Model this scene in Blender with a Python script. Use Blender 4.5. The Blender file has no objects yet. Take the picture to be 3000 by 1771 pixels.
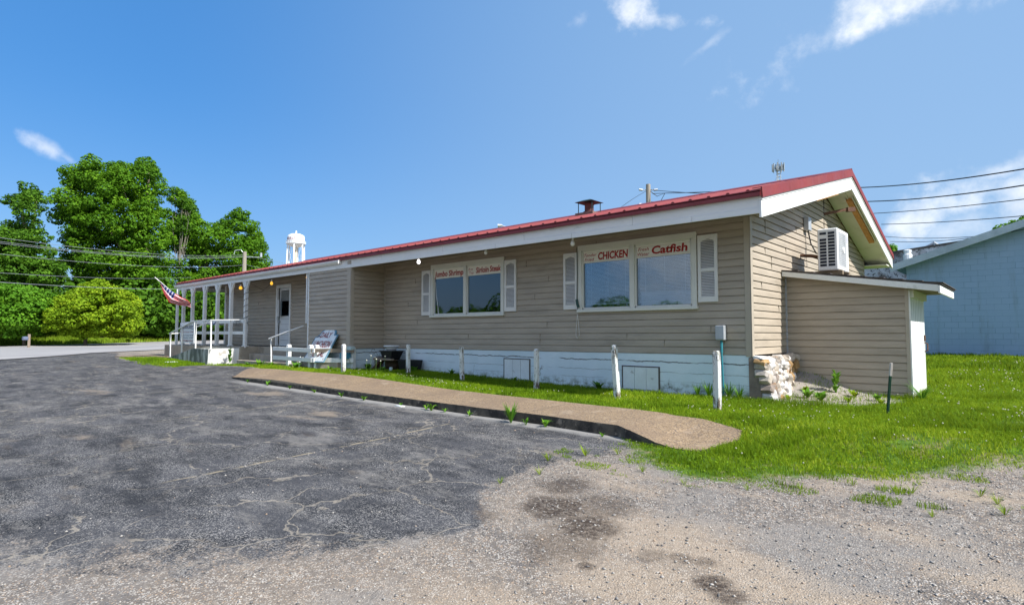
import bpy, math, random
import numpy as np
from mathutils import Vector, Matrix
random.seed(7); RNG=np.random.default_rng(11)
S=bpy.context.scene; COL=S.collection
# ------------------------------------------------------------------ camera
CAM=np.array([3.554,-10.002,1.18]); FPX=1697.46
def _rot(y,p,r):
    cy,sy=math.cos(y),math.sin(y)
    F=np.array([-sy*math.cos(p),cy*math.cos(p),math.sin(p)]); rt=np.array([cy,sy,0.]); up=np.cross(rt,F)
    return np.array([rt*math.cos(r)+up*math.sin(r),-(-rt*math.sin(r)+up*math.cos(r)),F])
MR=_rot(0.732898,0.0541619,0.000589)
cd=bpy.data.cameras.new('camera'); cam=bpy.data.objects.new('camera',cd); COL.objects.link(cam)
cam.matrix_world=Matrix(((MR[0][0],-MR[1][0],-MR[2][0],CAM[0]),(MR[0][1],-MR[1][1],-MR[2][1],CAM[1]),(MR[0][2],-MR[1][2],-MR[2][2],CAM[2]),(0,0,0,1)))
cd.sensor_width=36; cd.lens=36*FPX/3000; cd.clip_end=3000; cd.clip_start=.1
S.camera=cam
def at(u,v,d):                      # point at horizontal distance d in the direction of photo pixel u,v
    r=MR.T@np.array([(u-1500)/FPX,(v-885.5)/FPX,1]); return CAM+r/np.linalg.norm(r[:2])*d
def dirn(u,v):
    r=MR.T@np.array([(u-1500)/FPX,(v-885.5)/FPX,1]); return r/np.linalg.norm(r)
# ------------------------------------------------------------------ light
SUN=np.array([.70,.05,.70]); SUN/=np.linalg.norm(SUN)
S.render.engine='CYCLES'
S.view_settings.view_transform='Standard'; S.view_settings.look='None'; S.view_settings.gamma=1; S.view_settings.exposure=0.78
sd=bpy.data.lights.new('sun','SUN'); sd.energy=4.4; sd.angle=math.radians(.5); sd.color=(1,.965,.915)
so=bpy.data.objects.new('sun',sd); COL.objects.link(so); so.rotation_euler=Vector(-SUN).to_track_quat('-Z','Y').to_euler()
W=bpy.data.worlds.new('World'); S.world=W; W.use_nodes=True; wt=W.node_tree; wt.nodes.clear()
class NG:                           # tiny helper for node math
    def __init__(s,t): s.t=t
    def n(s,ty,**k):
        o=s.t.nodes.new(ty)
        for a,b in k.items(): setattr(o,a,b)
        return o
    def link(s,a,b):
        if hasattr(a,'links') or isinstance(a,bpy.types.NodeSocket): s.t.links.new(a,b)
        else: b.default_value=a
    def m(s,op,*a,clamp=False):
        o=s.n('ShaderNodeMath',operation=op); o.use_clamp=clamp
        for i,x in enumerate(a): s.link(x,o.inputs[i])
        return o.outputs[0]
    def vm(s,op,*a,out=0):
        o=s.n('ShaderNodeVectorMath',operation=op)
        for i,x in enumerate(a): s.link(x,o.inputs[i])
        return o.outputs[out]
    def mr(s,v,a,b,c=0.,d=1.,sm=True):
        o=s.n('ShaderNodeMapRange',interpolation_type='SMOOTHSTEP' if sm else 'LINEAR')
        for i,x in enumerate((v,a,b,c,d)): s.link(x,o.inputs[i])
        return o.outputs[0]
    def mix(s,f,a,b,bt='MIX'):
        o=s.n('ShaderNodeMix',data_type='RGBA',blend_type=bt)
        s.link(f,o.inputs[0])
        for x,i in ((a,6),(b,7)):
            if isinstance(x,(tuple,list)): x=tuple(x)[:3]+(1,)
            s.link(x,o.inputs[i])
        return o.outputs[2]
    def noise(s,vec,scale,detail=4,rough=.55,out=0,dist=0.):
        o=s.n('ShaderNodeTexNoise'); s.link(vec,o.inputs['Vector']); o.inputs['Scale'].default_value=scale
        o.inputs['Detail'].default_value=detail; o.inputs['Roughness'].default_value=rough; o.inputs['Distortion'].default_value=dist
        return o.outputs[out]
    def vor(s,vec,scale,feat='F1',out='Distance',rnd=1.):
        o=s.n('ShaderNodeTexVoronoi',feature=feat); s.link(vec,o.inputs['Vector']); o.inputs['Scale'].default_value=scale
        o.inputs['Randomness'].default_value=rnd
        return o.outputs[out]
g=NG(wt)
sky=g.n('ShaderNodeTexSky',sky_type='NISHITA'); sky.sun_disc=False
sky.sun_elevation=math.asin(SUN[2]); sky.sun_rotation=math.atan2(SUN[0],SUN[1]); sky.altitude=300; sky.air_density=1.; sky.dust_density=1.9; sky.ozone_density=1.6
hs=g.n('ShaderNodeHueSaturation'); hs.inputs['Saturation'].default_value=1.38; hs.inputs['Value'].default_value=1.06; g.link(sky.outputs[0],hs.inputs['Color'])
tc=g.n('ShaderNodeTexCoord'); dv=tc.outputs['Generated']
def cloud(cu,cv,au,av,ang,amp=1.,k=1.5,sc=8.,soft=1.35):
    c=dirn(cu,cv); e1=np.cross(c,[0,0,1]); e1/=np.linalg.norm(e1); e2=np.cross(e1,c)
    ca,sa=math.cos(ang),math.sin(ang); a1=e1*ca+e2*sa; a2=-e1*sa+e2*ca
    u=g.m('DIVIDE',g.vm('DOT_PRODUCT',dv,tuple(a1),out=1),au/FPX); v=g.m('DIVIDE',g.vm('DOT_PRODUCT',dv,tuple(a2),out=1),av/FPX)
    r=g.m('SQRT',g.m('ADD',g.m('MULTIPLY',u,u),g.m('MULTIPLY',v,v)))
    n=g.noise(dv,sc,9,.58); n2=g.noise(dv,sc*3.1,6,.6)
    nn=g.m('ADD',g.m('MULTIPLY',g.m('SUBTRACT',n,.5),k*2.6),g.m('MULTIPLY',g.m('SUBTRACT',n2,.5),1.3))
    f=g.m('SUBTRACT',g.m('SUBTRACT',.92,r),nn)
    m=g.mr(f,-.05,soft)
    w=g.m('GREATER_THAN',g.vm('DOT_PRODUCT',dv,tuple(c),out=1),.3)
    return g.m('MULTIPLY',g.m('MULTIPLY',m,amp),w)
CL=[cloud(2560,55,330,90,.42,.95),cloud(2420,120,110,60,.5,.6),cloud(2640,20,240,80,.15,.9),cloud(1850,30,75,75,-.6,.75,sc=13),cloud(1930,58,110,26,-.12,.55,sc=13),
    cloud(135,432,46,20,-.45,.6,k=1.,sc=13),cloud(190,460,40,10,-.5,.3,k=1.,sc=14),cloud(2830,600,190,75,.1,.95,sc=11),cloud(2990,560,150,90,.2,.9,sc=11),cloud(2680,645,70,42,.2,.7,sc=14),
    cloud(2780,680,330,60,.0,.45,sc=8),cloud(2960,490,80,26,.2,.5,sc=13),cloud(2080,128,60,14,.5,.25,sc=15),cloud(1700,58,40,20,.6,.25,sc=15)]
# unseen clouds added behind and overhead to whiten the shade; windows mirror some
def fill_cloud(c,rad,k=1.,sc=3.5):
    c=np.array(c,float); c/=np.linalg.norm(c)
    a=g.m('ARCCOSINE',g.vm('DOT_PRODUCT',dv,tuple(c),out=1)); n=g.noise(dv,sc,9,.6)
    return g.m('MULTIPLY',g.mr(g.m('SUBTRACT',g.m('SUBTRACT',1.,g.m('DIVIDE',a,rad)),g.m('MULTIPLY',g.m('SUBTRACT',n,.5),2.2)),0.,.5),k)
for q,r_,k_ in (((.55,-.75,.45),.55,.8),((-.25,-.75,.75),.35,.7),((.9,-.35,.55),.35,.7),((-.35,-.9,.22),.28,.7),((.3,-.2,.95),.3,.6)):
    CL.append(fill_cloud(q,r_,k_))
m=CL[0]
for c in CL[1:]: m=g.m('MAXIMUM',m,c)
shade=g.noise(dv,22.,5,.6)
cc=g.mix(g.mr(shade,.35,.7),(4.9,5.3,5.9),(6.9,7.0,7.1))
flat=g.mix(.6,hs.outputs[0],(.52,1.78,4.3))
side=g.mr(g.vm('DOT_PRODUCT',dv,tuple(dirn(3000,500)),out=1),.30,1.12,0.,.66)   # paler air toward the sun's side and low down
sz=g.n('ShaderNodeSeparateXYZ'); g.link(dv,sz.inputs[0]); low=g.mr(sz.outputs[2],.0,.38,.24,0.)
flat=g.mix(g.m('SUBTRACT',g.m('ADD',side,low),g.m('MULTIPLY',side,low)),flat,(2.3,3.45,4.9))
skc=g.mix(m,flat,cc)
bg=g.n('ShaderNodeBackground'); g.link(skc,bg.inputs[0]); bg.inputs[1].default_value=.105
wo=g.n('ShaderNodeOutputWorld'); g.link(bg.outputs[0],wo.inputs[0])
# ------------------------------------------------------------------ materials
MATS={}
def newmat(name):
    m=bpy.data.materials.new(name); m.use_nodes=True; t=m.node_tree; t.nodes.clear(); h=NG(t)
    b=h.n('ShaderNodeBsdfPrincipled'); o=h.n('ShaderNodeOutputMaterial'); h.link(b.outputs[0],o.inputs[0])
    return m,h,b,o
def bump(h,b,hgt,strength,dist=.01):
    n=h.n('ShaderNodeBump'); n.inputs['Strength'].default_value=strength; n.inputs['Distance'].default_value=dist
    h.link(hgt,n.inputs['Height']); h.link(n.outputs[0],b.inputs['Normal'])
def pbr(name,col,rough=.7,var=.18,scale=3.,bs=0.,bscale=40.,metal=0.,dirt=None,dscale=2.,dthr=(.55,.7),stretch=(1,1,1),spec=.4,dirt2=None,d2=(.62,.66),d2s=9.):
    if name in MATS: return MATS[name]
    m,h,b,o=newmat(name)
    tc=h.n('ShaderNodeTexCoord'); mp=h.n('ShaderNodeMapping'); h.link(tc.outputs['Object'],mp.inputs[0]); mp.inputs['Scale'].default_value=stretch
    v=mp.outputs[0]
    c=h.mix(h.mr(h.noise(v,scale,6,.6),.3,.7),tuple(x*(1-var) for x in col),tuple(min(1,x*(1+var)) for x in col))
    fine=h.noise(v,scale*14,3,.6)
    c=h.mix(h.m('MULTIPLY',h.mr(fine,.35,.75),.35),c,tuple(x*(1-var*1.5) for x in col))
    if dirt: c=h.mix(h.mr(h.noise(v,dscale,8,.68),dthr[0],dthr[1]),c,dirt)
    if dirt2: c=h.mix(h.mr(h.noise(v,d2s,6,.7,dist=.4),d2[0],d2[1]),c,dirt2)
    h.link(c,b.inputs['Base Color']); b.inputs['Metallic'].default_value=metal; b.inputs['Specular IOR Level'].default_value=spec
    r=h.mr(h.noise(v,scale*3,4),.3,.7,max(.05,rough-.1),min(1,rough+.1)); h.link(r,b.inputs['Roughness'])
    if bs: bump(h,b,h.noise(v,bscale,5,.6),bs)
    MATS[name]=m; return m
SID=pbr('vinyl_siding',(.395,.338,.265),.55,.09,1.1,.12,60,stretch=(1,1,5),dirt=(.29,.25,.195),dscale=.8,dthr=(.48,.75))
SIDT=pbr('vinyl_trim',(.40,.35,.28),.5,.06,2)
WHT=pbr('white_trim_paint',(.74,.75,.73),.55,.06,2.,.12,50,dirt=(.50,.52,.47),dscale=2.2,dthr=(.56,.72),dirt2=(.30,.33,.28),d2=(.70,.76),d2s=14)
FASC=pbr('fascia_paint',(.72,.73,.71),.6,.05,1.5,.12,45,dirt=(.42,.45,.41),dscale=1.3,dthr=(.60,.72),dirt2=(.26,.29,.25),d2=(.70,.78),d2s=22,stretch=(.5,1,1.4))
WFR=pbr('window_frame_paint',(.66,.66,.60),.5,.05,2)
SHUT=pbr('shutter_plastic',(.72,.71,.68),.45,.05,4)
PEEL=pbr('peeling_white_paint',(.74,.74,.72),.65,.08,3,.3,40,dirt=(.42,.40,.35),dscale=7,dthr=(.56,.63),dirt2=(.16,.13,.10),d2=(.66,.70),d2s=16,stretch=(1,1,.35))
RED=pbr('red_metal_roof',(.19,.022,.021),.6,.12,1.5,metal=0.,spec=.5,dirt=(.22,.042,.036),dscale=.8,dthr=(.4,.8))
REDD=pbr('red_metal_trim',(.20,.028,.030),.45,.1,1.5)
SOF=pbr('soffit_paint',(.66,.66,.56),.7,.05,2,dirt=(.50,.49,.34),dscale=1.5,dthr=(.5,.75))
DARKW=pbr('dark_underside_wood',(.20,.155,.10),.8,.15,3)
RAWW=pbr('exposed_raw_wood',(.50,.24,.07),.7,.2,4,stretch=(6,1,6))
ROT=pbr('rotten_wood',(.12,.06,.035),.85,.3,6,.5,30)
CONC=pbr('old_concrete',(.36,.31,.24),.9,.15,2.5,.4,60,dirt=(.20,.17,.13),dscale=1.5,dthr=(.5,.7))
CONCW=pbr('mossy_white_concrete',(.52,.52,.48),.85,.15,2,.4,40,dirt=(.12,.13,.11),dscale=1.8,dthr=(.38,.58),stretch=(1.5,1.5,.5))
CONCP=pbr('painted_concrete_end',(.74,.73,.70),.8,.06,3,.3,40,dirt=(.55,.50,.42),dscale=4,dthr=(.58,.63),dirt2=(.22,.21,.18),d2=(.66,.69),d2s=11)
PIER=pbr('mottled_stone_block',(.40,.36,.30),.9,.25,5,.5,30,dirt=(.48,.27,.14),dscale=5,dthr=(.5,.6),dirt2=(.16,.15,.12),d2=(.60,.66),d2s=9)
CIND=pbr('cinder_block_grey',(.30,.30,.29),.95,.15,5,.5,90)
PIPE=pbr('white_pipe_paint',(.72,.72,.70),.45,.06,5,dirt=(.35,.14,.06),dscale=6,dthr=(.68,.72))
GALV=pbr('galvanised_metal',(.42,.45,.48),.45,.08,6,metal=.3)
TEAL=pbr('teal_conduit',(.03,.22,.27),.5,.1,6)
BLACKP=pbr('black_plastic',(.012,.012,.013),.45,.2,6)
DGREEN=pbr('dark_green_steel',(.015,.06,.035),.45,.2,6)
WOODP=pbr('weathered_pole_wood',(.30,.27,.22),.9,.2,3,.5,20,stretch=(6,6,.6))
WOODG=pbr('weathered_grey_wood',(.25,.20,.15),.9,.2,4,.4,30,stretch=(.7,4,4))
WIRE=pbr('black_cable',(.02,.02,.02),.6,.1,5)
WIREL=pbr('pale_aluminium_cable',(.26,.28,.28),.5,.1,5)
TOWW=pbr('tower_white_paint',(.78,.80,.80),.5,.04,.3)
TOWR=pbr('tower_pale_riser',(.70,.62,.45),.6,.05,.5)
LETR=pbr('red_sign_paint',(.36,.018,.01),.6,.12,12)
LETN=pbr('navy_sign_paint',(.02,.04,.12),.6,.1,12)
LETF=pbr('faded_tower_letters',(.42,.22,.22),.7,.1,12)
LINE=pbr('sign_thin_line',(.10,.10,.09),.7,.1,12)
SIGNW=pbr('cream_sign_board',(.80,.77,.68),.55,.05,3)
DAILYW=pbr('weathered_sign_board',(.72,.76,.76),.7,.1,3,dirt=(.35,.36,.34),dscale=5,dthr=(.6,.68))
INT=pbr('dark_interior',(.035,.04,.045),.9,.1,2)
BLIND=pbr('pale_blind_slats',(.70,.74,.78),.5,.05,3)
DOORW=pbr('door_white_paint',(.66,.68,.68),.5,.05,2)
LOUV=pbr('louver_dark_gap',(.10,.09,.08),.8,.1,5)
ACW=pbr('condenser_white_metal',(.76,.77,.76),.4,.04,3)
ACD=pbr('condenser_dark_coil',(.015,.02,.035),.5,.2,20)
BRICK=None
# siding of the shed front is the same vinyl
def glassmat():
    m,h,b,o=newmat('window_glass')
    h.t.nodes.remove(b)
    tr=h.n('ShaderNodeBsdfTransparent'); tr.inputs[0].default_value=(.80,.86,.90,1)
    gl=h.n('ShaderNodeBsdfGlossy'); gl.inputs['Roughness'].default_value=.02; gl.inputs['Color'].default_value=(.9,.95,1,1)
    fr=h.n('ShaderNodeFresnel'); fr.inputs[0].default_value=1.55
    tc=h.n('ShaderNodeTexCoord'); bp=h.n('ShaderNodeBump'); bp.inputs['Strength'].default_value=.05; bp.inputs['Distance'].default_value=.02
    h.link(h.noise(tc.outputs['Object'],1.7,2),bp.inputs['Height']); h.link(bp.outputs[0],gl.inputs['Normal'])
    f=h.m('ADD',h.m('MULTIPLY',fr.outputs[0],1.0),.06,clamp=True)
    mx=h.n('ShaderNodeMixShader'); h.link(f,mx.inputs[0]); h.link(tr.outputs[0],mx.inputs[1]); h.link(gl.outputs[0],mx.inputs[2]); h.link(mx.outputs[0],o.inputs[0])
    return m
GLASS=glassmat()
def foundation_mat():
    m,h,b,o=newmat('painted_block_foundation')
    tc=h.n('ShaderNodeTexCoord'); v=tc.outputs['Object']
    c=h.mix(h.mr(h.noise(v,1.6,6),.3,.7),(.60,.72,.78),(.70,.80,.86))
    sx=h.n('ShaderNodeSeparateXYZ'); h.link(v,sx.inputs[0]); x,y,z=sx.outputs
    # a wandering crack along the upper mortar bed and fainter ones below
    w=h.m('MULTIPLY',h.m('SUBTRACT',h.noise(v,3.2,7,.65),.5),.10)
    br=h.mr(h.noise(v,1.1,3),.36,.48)
    crk=None
    for z0,wd,st in ((.66,.0065,.9),(.46,.004,.5),(.30,.003,.35)):
        d=h.m('ABSOLUTE',h.m('SUBTRACT',h.m('ADD',z,w),z0))
        k=h.m('MULTIPLY',h.m('MULTIPLY',h.mr(d,wd,wd*2.2,1.,0.),st),br)
        crk=k if crk is None else h.m('MAXIMUM',crk,k)
    vm=h.vm('ADD',v,h.vm('MULTIPLY',h.noise(v,4.,4,out=1),(.25,.25,.25)))
    d=h.vor(vm,1.3,'DISTANCE_TO_EDGE'); k=h.m('MULTIPLY',h.mr(d,.004,.012,1.,0.),h.mr(h.noise(v,.9,3),.58,.64)); crk=h.m('MAXIMUM',crk,h.m('MULTIPLY',k,.7))
    c=h.mix(crk,c,(.10,.10,.10))
    # bare chips
    c=h.mix(h.mr(h.noise(v,13,5,.7),.72,.75),c,(.22,.21,.19))
    # splashed mud and mould that clings to the lowest courses
    ml=h.m('MULTIPLY',h.mr(z,.16,.34,1.,0.),h.mr(h.noise(v,7,6,.7),.42,.62)); c=h.mix(h.m('MULTIPLY',ml,.75),c,(.16,.19,.13))
    h.link(c,b.inputs['Base Color']); b.inputs['Roughness'].default_value=.8
    hh=h.m('SUBTRACT',h.noise(v,50,4),h.m('MULTIPLY',crk,1.5)); bump(h,b,hh,.35)
    return m
FOUND=foundation_mat()
def block_wall_mat():
    m,h,b,o=newmat('blue_painted_blocks')
    tc=h.n('ShaderNodeTexCoord'); sx=h.n('ShaderNodeSeparateXYZ'); h.link(tc.outputs['Object'],sx.inputs[0])
    cb=h.n('ShaderNodeCombineXYZ'); h.link(sx.outputs[0],cb.inputs[0]); h.link(sx.outputs[2],cb.inputs[1])
    br=h.n('ShaderNodeTexBrick'); h.link(cb.outputs[0],br.inputs['Vector']); br.offset=.5
    for k,v in (('Scale',1.),('Mortar Size',.006),('Mortar Smooth',.3),('Brick Width',.406),('Row Height',.2032),('Bias',0.)): br.inputs[k].default_value=v
    br.inputs['Color1'].default_value=(.27,.405,.56,1); br.inputs['Color2'].default_value=(.30,.435,.60,1); br.inputs['Mortar'].default_value=(.14,.24,.36,1)
    vis=h.mr(h.noise(tc.outputs['Object'],1.5,5),.42,.6)
    plain=h.mix(h.mr(h.noise(tc.outputs['Object'],.8,5),.3,.7),(.265,.40,.555),(.305,.44,.605))
    c=h.mix(h.m('ADD',h.m('MULTIPLY',vis,.65),.2),plain,br.outputs[0])
    mp=h.n('ShaderNodeMapping'); h.link(tc.outputs['Object'],mp.inputs[0]); mp.inputs['Scale'].default_value=(2.2,1,.3)
    c=h.mix(h.m('MULTIPLY',h.mr(h.noise(mp.outputs[0],1.3,7,.68),.52,.70),.5),c,(.19,.27,.33)); c=h.mix(h.mr(h.noise(tc.outputs['Object'],9,6,.7),.70,.74),c,(.45,.50,.52))
    h.link(c,b.inputs['Base Color']); b.inputs['Roughness'].default_value=.75
    bump(h,b,h.m('SUBTRACT',h.m('MULTIPLY',h.noise(tc.outputs['Object'],60,4),.35),br.outputs['Fac']),.5,.006)
    return m
BLUE=block_wall_mat()
OLDST=pbr('lichened_stone_wall',(.40,.42,.44),.95,.4,3,.9,8,dirt=(.15,.13,.12),dscale=1.2,dthr=(.5,.62),dirt2=(.06,.06,.06),d2=(.52,.6),d2s=6)
BLUER=pbr('blue_metal_roof_edge',(.46,.55,.60),.6,.1,2,dirt=(.34,.42,.46),dscale=.8,dthr=(.45,.65))
def leafmat(name,c1,c2,c3,tr=.3):
    m,h,b,o=newmat(name)
    a=h.n('ShaderNodeAttribute',attribute_name='lv'); 
    c=h.mix(h.mr(a.outputs['Fac'],0.,.6),c1,c2); c=h.mix(h.mr(a.outputs['Fac'],.6,1.),c,c3)
    h.link(c,b.inputs['Base Color']); b.inputs['Roughness'].default_value=.65; b.inputs['Specular IOR Level'].default_value=.15
    t=h.n('ShaderNodeBsdfTranslucent'); h.link(h.mix(.5,c,c3),t.inputs[0])
    mx=h.n('ShaderNodeMixShader'); mx.inputs[0].default_value=tr; h.link(b.outputs[0],mx.inputs[1]); h.link(t.outputs[0],mx.inputs[2]); h.link(mx.outputs[0],o.inputs[0])
    return m
LEAF=leafmat('maple_leaves',(.036,.105,.004),(.085,.205,.008),(.17,.33,.014))
LEAFD=leafmat('dark_leaves',(.032,.090,.006),(.068,.168,.010),(.135,.275,.018))
LEAFY=leafmat('yellow_green_leaves',(.095,.185,.006),(.19,.31,.010),(.36,.46,.02))
LEAFB=leafmat('bright_leaves',(.06,.17,.010),(.10,.25,.015),(.18,.36,.02))
GRASSM=leafmat('grass_blades',(.070,.145,.003),(.175,.295,.006),(.40,.47,.03),.35)
GRASSY=leafmat('roadside_grass_blades',(.13,.22,.012),(.22,.34,.02),(.36,.42,.05),.35)
WEEDM=leafmat('weed_leaves',(.06,.17,.01),(.10,.25,.02),(.18,.34,.03),.3)
BARK=pbr('tree_bark',(.20,.16,.11),.9,.25,3,.6,12,stretch=(3,3,.6))
# ------------------------------------------------------------------ mesh helpers
def prop(o,label=None,cat=None,group=None,kind=None):
    if label: o['label']=label
    if cat: o['category']=cat
    if group: o['group']=group
    if kind: o['kind']=kind
    return o
def thing(name,loc,label,cat,group=None):
    o=bpy.data.objects.new(name,None); COL.objects.link(o); o.location=loc; o.empty_display_size=.2
    return prop(o,label,cat,group)
def wloc(o):
    p=Vector((0,0,0))
    while o is not None: p+=o.location; o=o.parent
    return p
class MB:
    def __init__(s): s.v=[];s.f=[]
    def face(s,*p):
        i=len(s.v); s.v+= [tuple(map(float,q)) for q in p]; s.f.append(tuple(range(i,i+len(p)))); return s
    def box(s,x0,x1,y0,y1,z0,z1):
        return s.hexa([(x0,y0,z0),(x1,y0,z0),(x1,y1,z0),(x0,y1,z0)],[(x0,y0,z1),(x1,y0,z1),(x1,y1,z1),(x0,y1,z1)])
    def hexa(s,b,t):
        i=len(s.v); n=len(b); s.v+=[tuple(map(float,q)) for q in b]+[tuple(map(float,q)) for q in t]
        s.f.append(tuple(range(i+n-1,i-1,-1))); s.f.append(tuple(range(i+n,i+2*n)))
        for k in range(n): j=(k+1)%n; s.f.append((i+k,i+j,i+n+j,i+n+k))
        return s
    def prism(s,poly,vec):
        return s.hexa(poly,[tuple(np.array(p)+np.array(vec)) for p in poly])
    def beam(s,a,b,w,h,up=(0,0,1)):
        a=np.array(a,float);b=np.array(b,float);d=b-a;d/=np.linalg.norm(d); r=np.cross(d,up)
        if np.linalg.norm(r)<1e-4: r=np.cross(d,(1,0,0))
        r/=np.linalg.norm(r);u=np.cross(r,d)
        q=[-r*w/2-u*h/2,r*w/2-u*h/2,r*w/2+u*h/2,-r*w/2+u*h/2]
        return s.hexa([a+k for k in q],[b+k for k in q])
    def tube(s,pts,r,n=8,caps=True):
        pts=[np.array(p,float) for p in pts]; rr=r if isinstance(r,(list,tuple)) else [r]*len(pts)
        rings=[];pr=None
        for k,p in enumerate(pts):
            d=pts[min(k+1,len(pts)-1)]-pts[max(k-1,0)]; d/=np.linalg.norm(d)+1e-9
            a=pr if pr is not None else np.cross(d,(0,0,1) if abs(d[2])<.9 else (1,0,0))
            a=a-d*np.dot(a,d); a/=np.linalg.norm(a)+1e-9; pr=a; b=np.cross(d,a)
            i=len(s.v); rings.append(i)
            for j in range(n):
                t=2*math.pi*j/n; s.v.append(tuple(p+rr[k]*(a*math.cos(t)+b*math.sin(t))))
        for k in range(len(rings)-1):
            for j in range(n):
                j2=(j+1)%n; s.f.append((rings[k]+j,rings[k]+j2,rings[k+1]+j2,rings[k+1]+j))
        if caps: s.f.append(tuple(rings[0]+j for j in range(n-1,-1,-1))); s.f.append(tuple(rings[-1]+j for j in range(n)))
        return s
    def lathe(s,c,prof,n=24,axis=(0,0,1)):
        i0=len(s.v); k=len(prof)
        for r,z in prof:
            for j in range(n):
                t=2*math.pi*j/n; s.v.append((c[0]+r*math.cos(t),c[1]+r*math.sin(t),c[2]+z))
        for a in range(k-1):
            for j in range(n):
                j2=(j+1)%n; s.f.append((i0+a*n+j,i0+a*n+j2,i0+(a+1)*n+j2,i0+(a+1)*n+j))
        s.f.append(tuple(i0+j for j in range(n-1,-1,-1))); s.f.append(tuple(i0+(k-1)*n+j for j in range(n)))
        return s
    def build(s,name,mat,parent=None,bevel=0.,smooth=False,kind=None,label=None):
        o0=wloc(parent) if parent else Vector((0,0,0))
        me=bpy.data.meshes.new(name); me.from_pydata([(a-o0.x,b-o0.y,c-o0.z) for a,b,c in s.v],[],s.f); me.update()
        me.materials.append(mat)
        o=bpy.data.objects.new(name,me); COL.objects.link(o)
        if parent: o.parent=parent
        if smooth:
            for p in me.polygons: p.use_smooth=True
        if bevel:
            md=o.modifiers.new('b','BEVEL'); md.width=bevel; md.segments=1; md.limit_method='ANGLE'
        if kind: o['kind']=kind
        if label: o['label']=label
        return o
def rebase(o,loc):                    # move the origin of a top-level mesh to its base without moving it
    loc=Vector(loc); o.data.transform(Matrix.Translation(-loc)); o.location=loc; return o
def text_obj(body,origin,right,up,height,mat,name,parent,bold=.0,shear=0.,squash=1.,thick=.002,align='LEFT',fitw=None,curve=None):
    cu=bpy.data.curves.new('t','FONT'); cu.body=body; cu.size=1.; cu.offset=bold; cu.shear=shear; cu.extrude=0.; cu.resolution_u=3; cu.fill_mode='FRONT'
    to=bpy.data.objects.new('t',cu); COL.objects.link(to)
    me=bpy.data.meshes.new_from_object(to.evaluated_get(bpy.context.evaluated_depsgraph_get())); bpy.data.objects.remove(to)
    n=len(me.vertices); co=np.zeros(n*3,np.float32); me.vertices.foreach_get('co',co); co=co.reshape(-1,3)
    mn,mx=co[:,0].min(),co[:,0].max(); capz=.69
    sx=height/capz*squash
    if fitw: sx=fitw/(mx-mn)
    x=(co[:,0]-mn)*sx; y=co[:,1]*height/capz
    R=np.array(right,float);U=np.array(up,float);N=np.cross(R,U); Oo=np.array(origin,float)
    if curve: P=curve(x,y)
    else: P=Oo[None]+x[:,None]*R[None]+y[:,None]*U[None]+N[None]*thick
    o0=wloc(parent) if parent else Vector((0,0,0))
    P=P-np.array(o0)[None]
    me.vertices.foreach_set('co',P.astype(np.float32).ravel()); me.update()
    me.materials.clear(); me.materials.append(mat); me.name=name
    o=bpy.data.objects.new(name,me); COL.objects.link(o); 
    if parent: o.parent=parent
    return o
def bigmesh(name,V,F,mat,parent=None,lv=None,quads=True,kind=None):
    me=bpy.data.meshes.new(name); V=np.asarray(V,np.float32); F=np.asarray(F,np.int32); k=F.shape[1]
    o0=wloc(parent) if parent else Vector((0,0,0)); V=V-np.array(o0,np.float32)[None]
    me.vertices.add(len(V)); me.vertices.foreach_set('co',V.ravel())
    me.loops.add(F.size); me.loops.foreach_set('vertex_index',F.ravel())
    me.polygons.add(len(F)); me.polygons.foreach_set('loop_start',np.arange(0,F.size,k,dtype=np.int32)); me.polygons.foreach_set('loop_total',np.full(len(F),k,np.int32))
    me.update(calc_edges=True)
    if lv is not None:
        a=me.attributes.new('lv','FLOAT','POINT'); a.data.foreach_set('value',np.asarray(lv,np.float32))
    me.materials.append(mat)
    o=bpy.data.objects.new(name,me); COL.objects.link(o)
    if parent: o.parent=parent
    if kind: o['kind']=kind
    return o
def copy_tree(o,parent=None):
    c=o.copy(); COL.objects.link(c); c.parent=parent
    for ch in o.children: copy_tree(ch,c)
    return c
# ------------------------------------------------------------------ terrain
def gz(x,y):
    x=np.asarray(x,float);y=np.asarray(y,float)
    B=np.interp(x,[-200,-21,-17.6,-15,-12.5,-8.5,-5,-3,0,3,40],[.2,.2,.12,.15,.19,.19,.10,.07,.08,.1,.3])
    Bn=B+.022*np.clip(y-2,0,16)
    L=np.interp(x,[-200,-24,-17,-12,0,40],[.17,.17,.08,-.01,-.09,-.05])
    sl=np.interp(x,[-40,-25,-12,0,20],[.0,.004,.02,.045,.045])
    Ls=L-sl*np.clip(-3.68-y,0,7.5)
    s=np.clip((y+3.7)/1.3,0,1); s=s*s*(3-2*s)
    mound=.40*np.exp(-np.clip(x-.25,0,9)**2/.55-np.clip(1.9-y,0,9)**2/.35)*(x>-.05)*(y<2.2)
    return Ls*(1-s)+Bn*s+mound
def Z(x,y): return float(gz(x,y))
def inpoly(x,y,P):
    c=np.zeros(np.shape(x),bool); n=len(P)
    for i in range(n):
        x1,y1=P[i];x2,y2=P[(i+1)%n]
        t=((y1>y)!=(y2>y)); xi=(x2-x1)*(y-y1)/((y2-y1) if y2!=y1 else 1e-9)+x1
        c^=t&(x<xi)
    return c
def sdist(x,y,P):                      # >0 inside
    d=np.full(np.shape(x),1e9); n=len(P)
    for i in range(n):
        x1,y1=P[i];x2,y2=P[(i+1)%n]; dx,dy=x2-x1,y2-y1
        t=np.clip(((x-x1)*dx+(y-y1)*dy)/(dx*dx+dy*dy+1e-12),0,1)
        d=np.minimum(d,np.hypot(x-x1-t*dx,y-y1-t*dy))
    return np.where(inpoly(x,y,P),d,-d)
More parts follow.
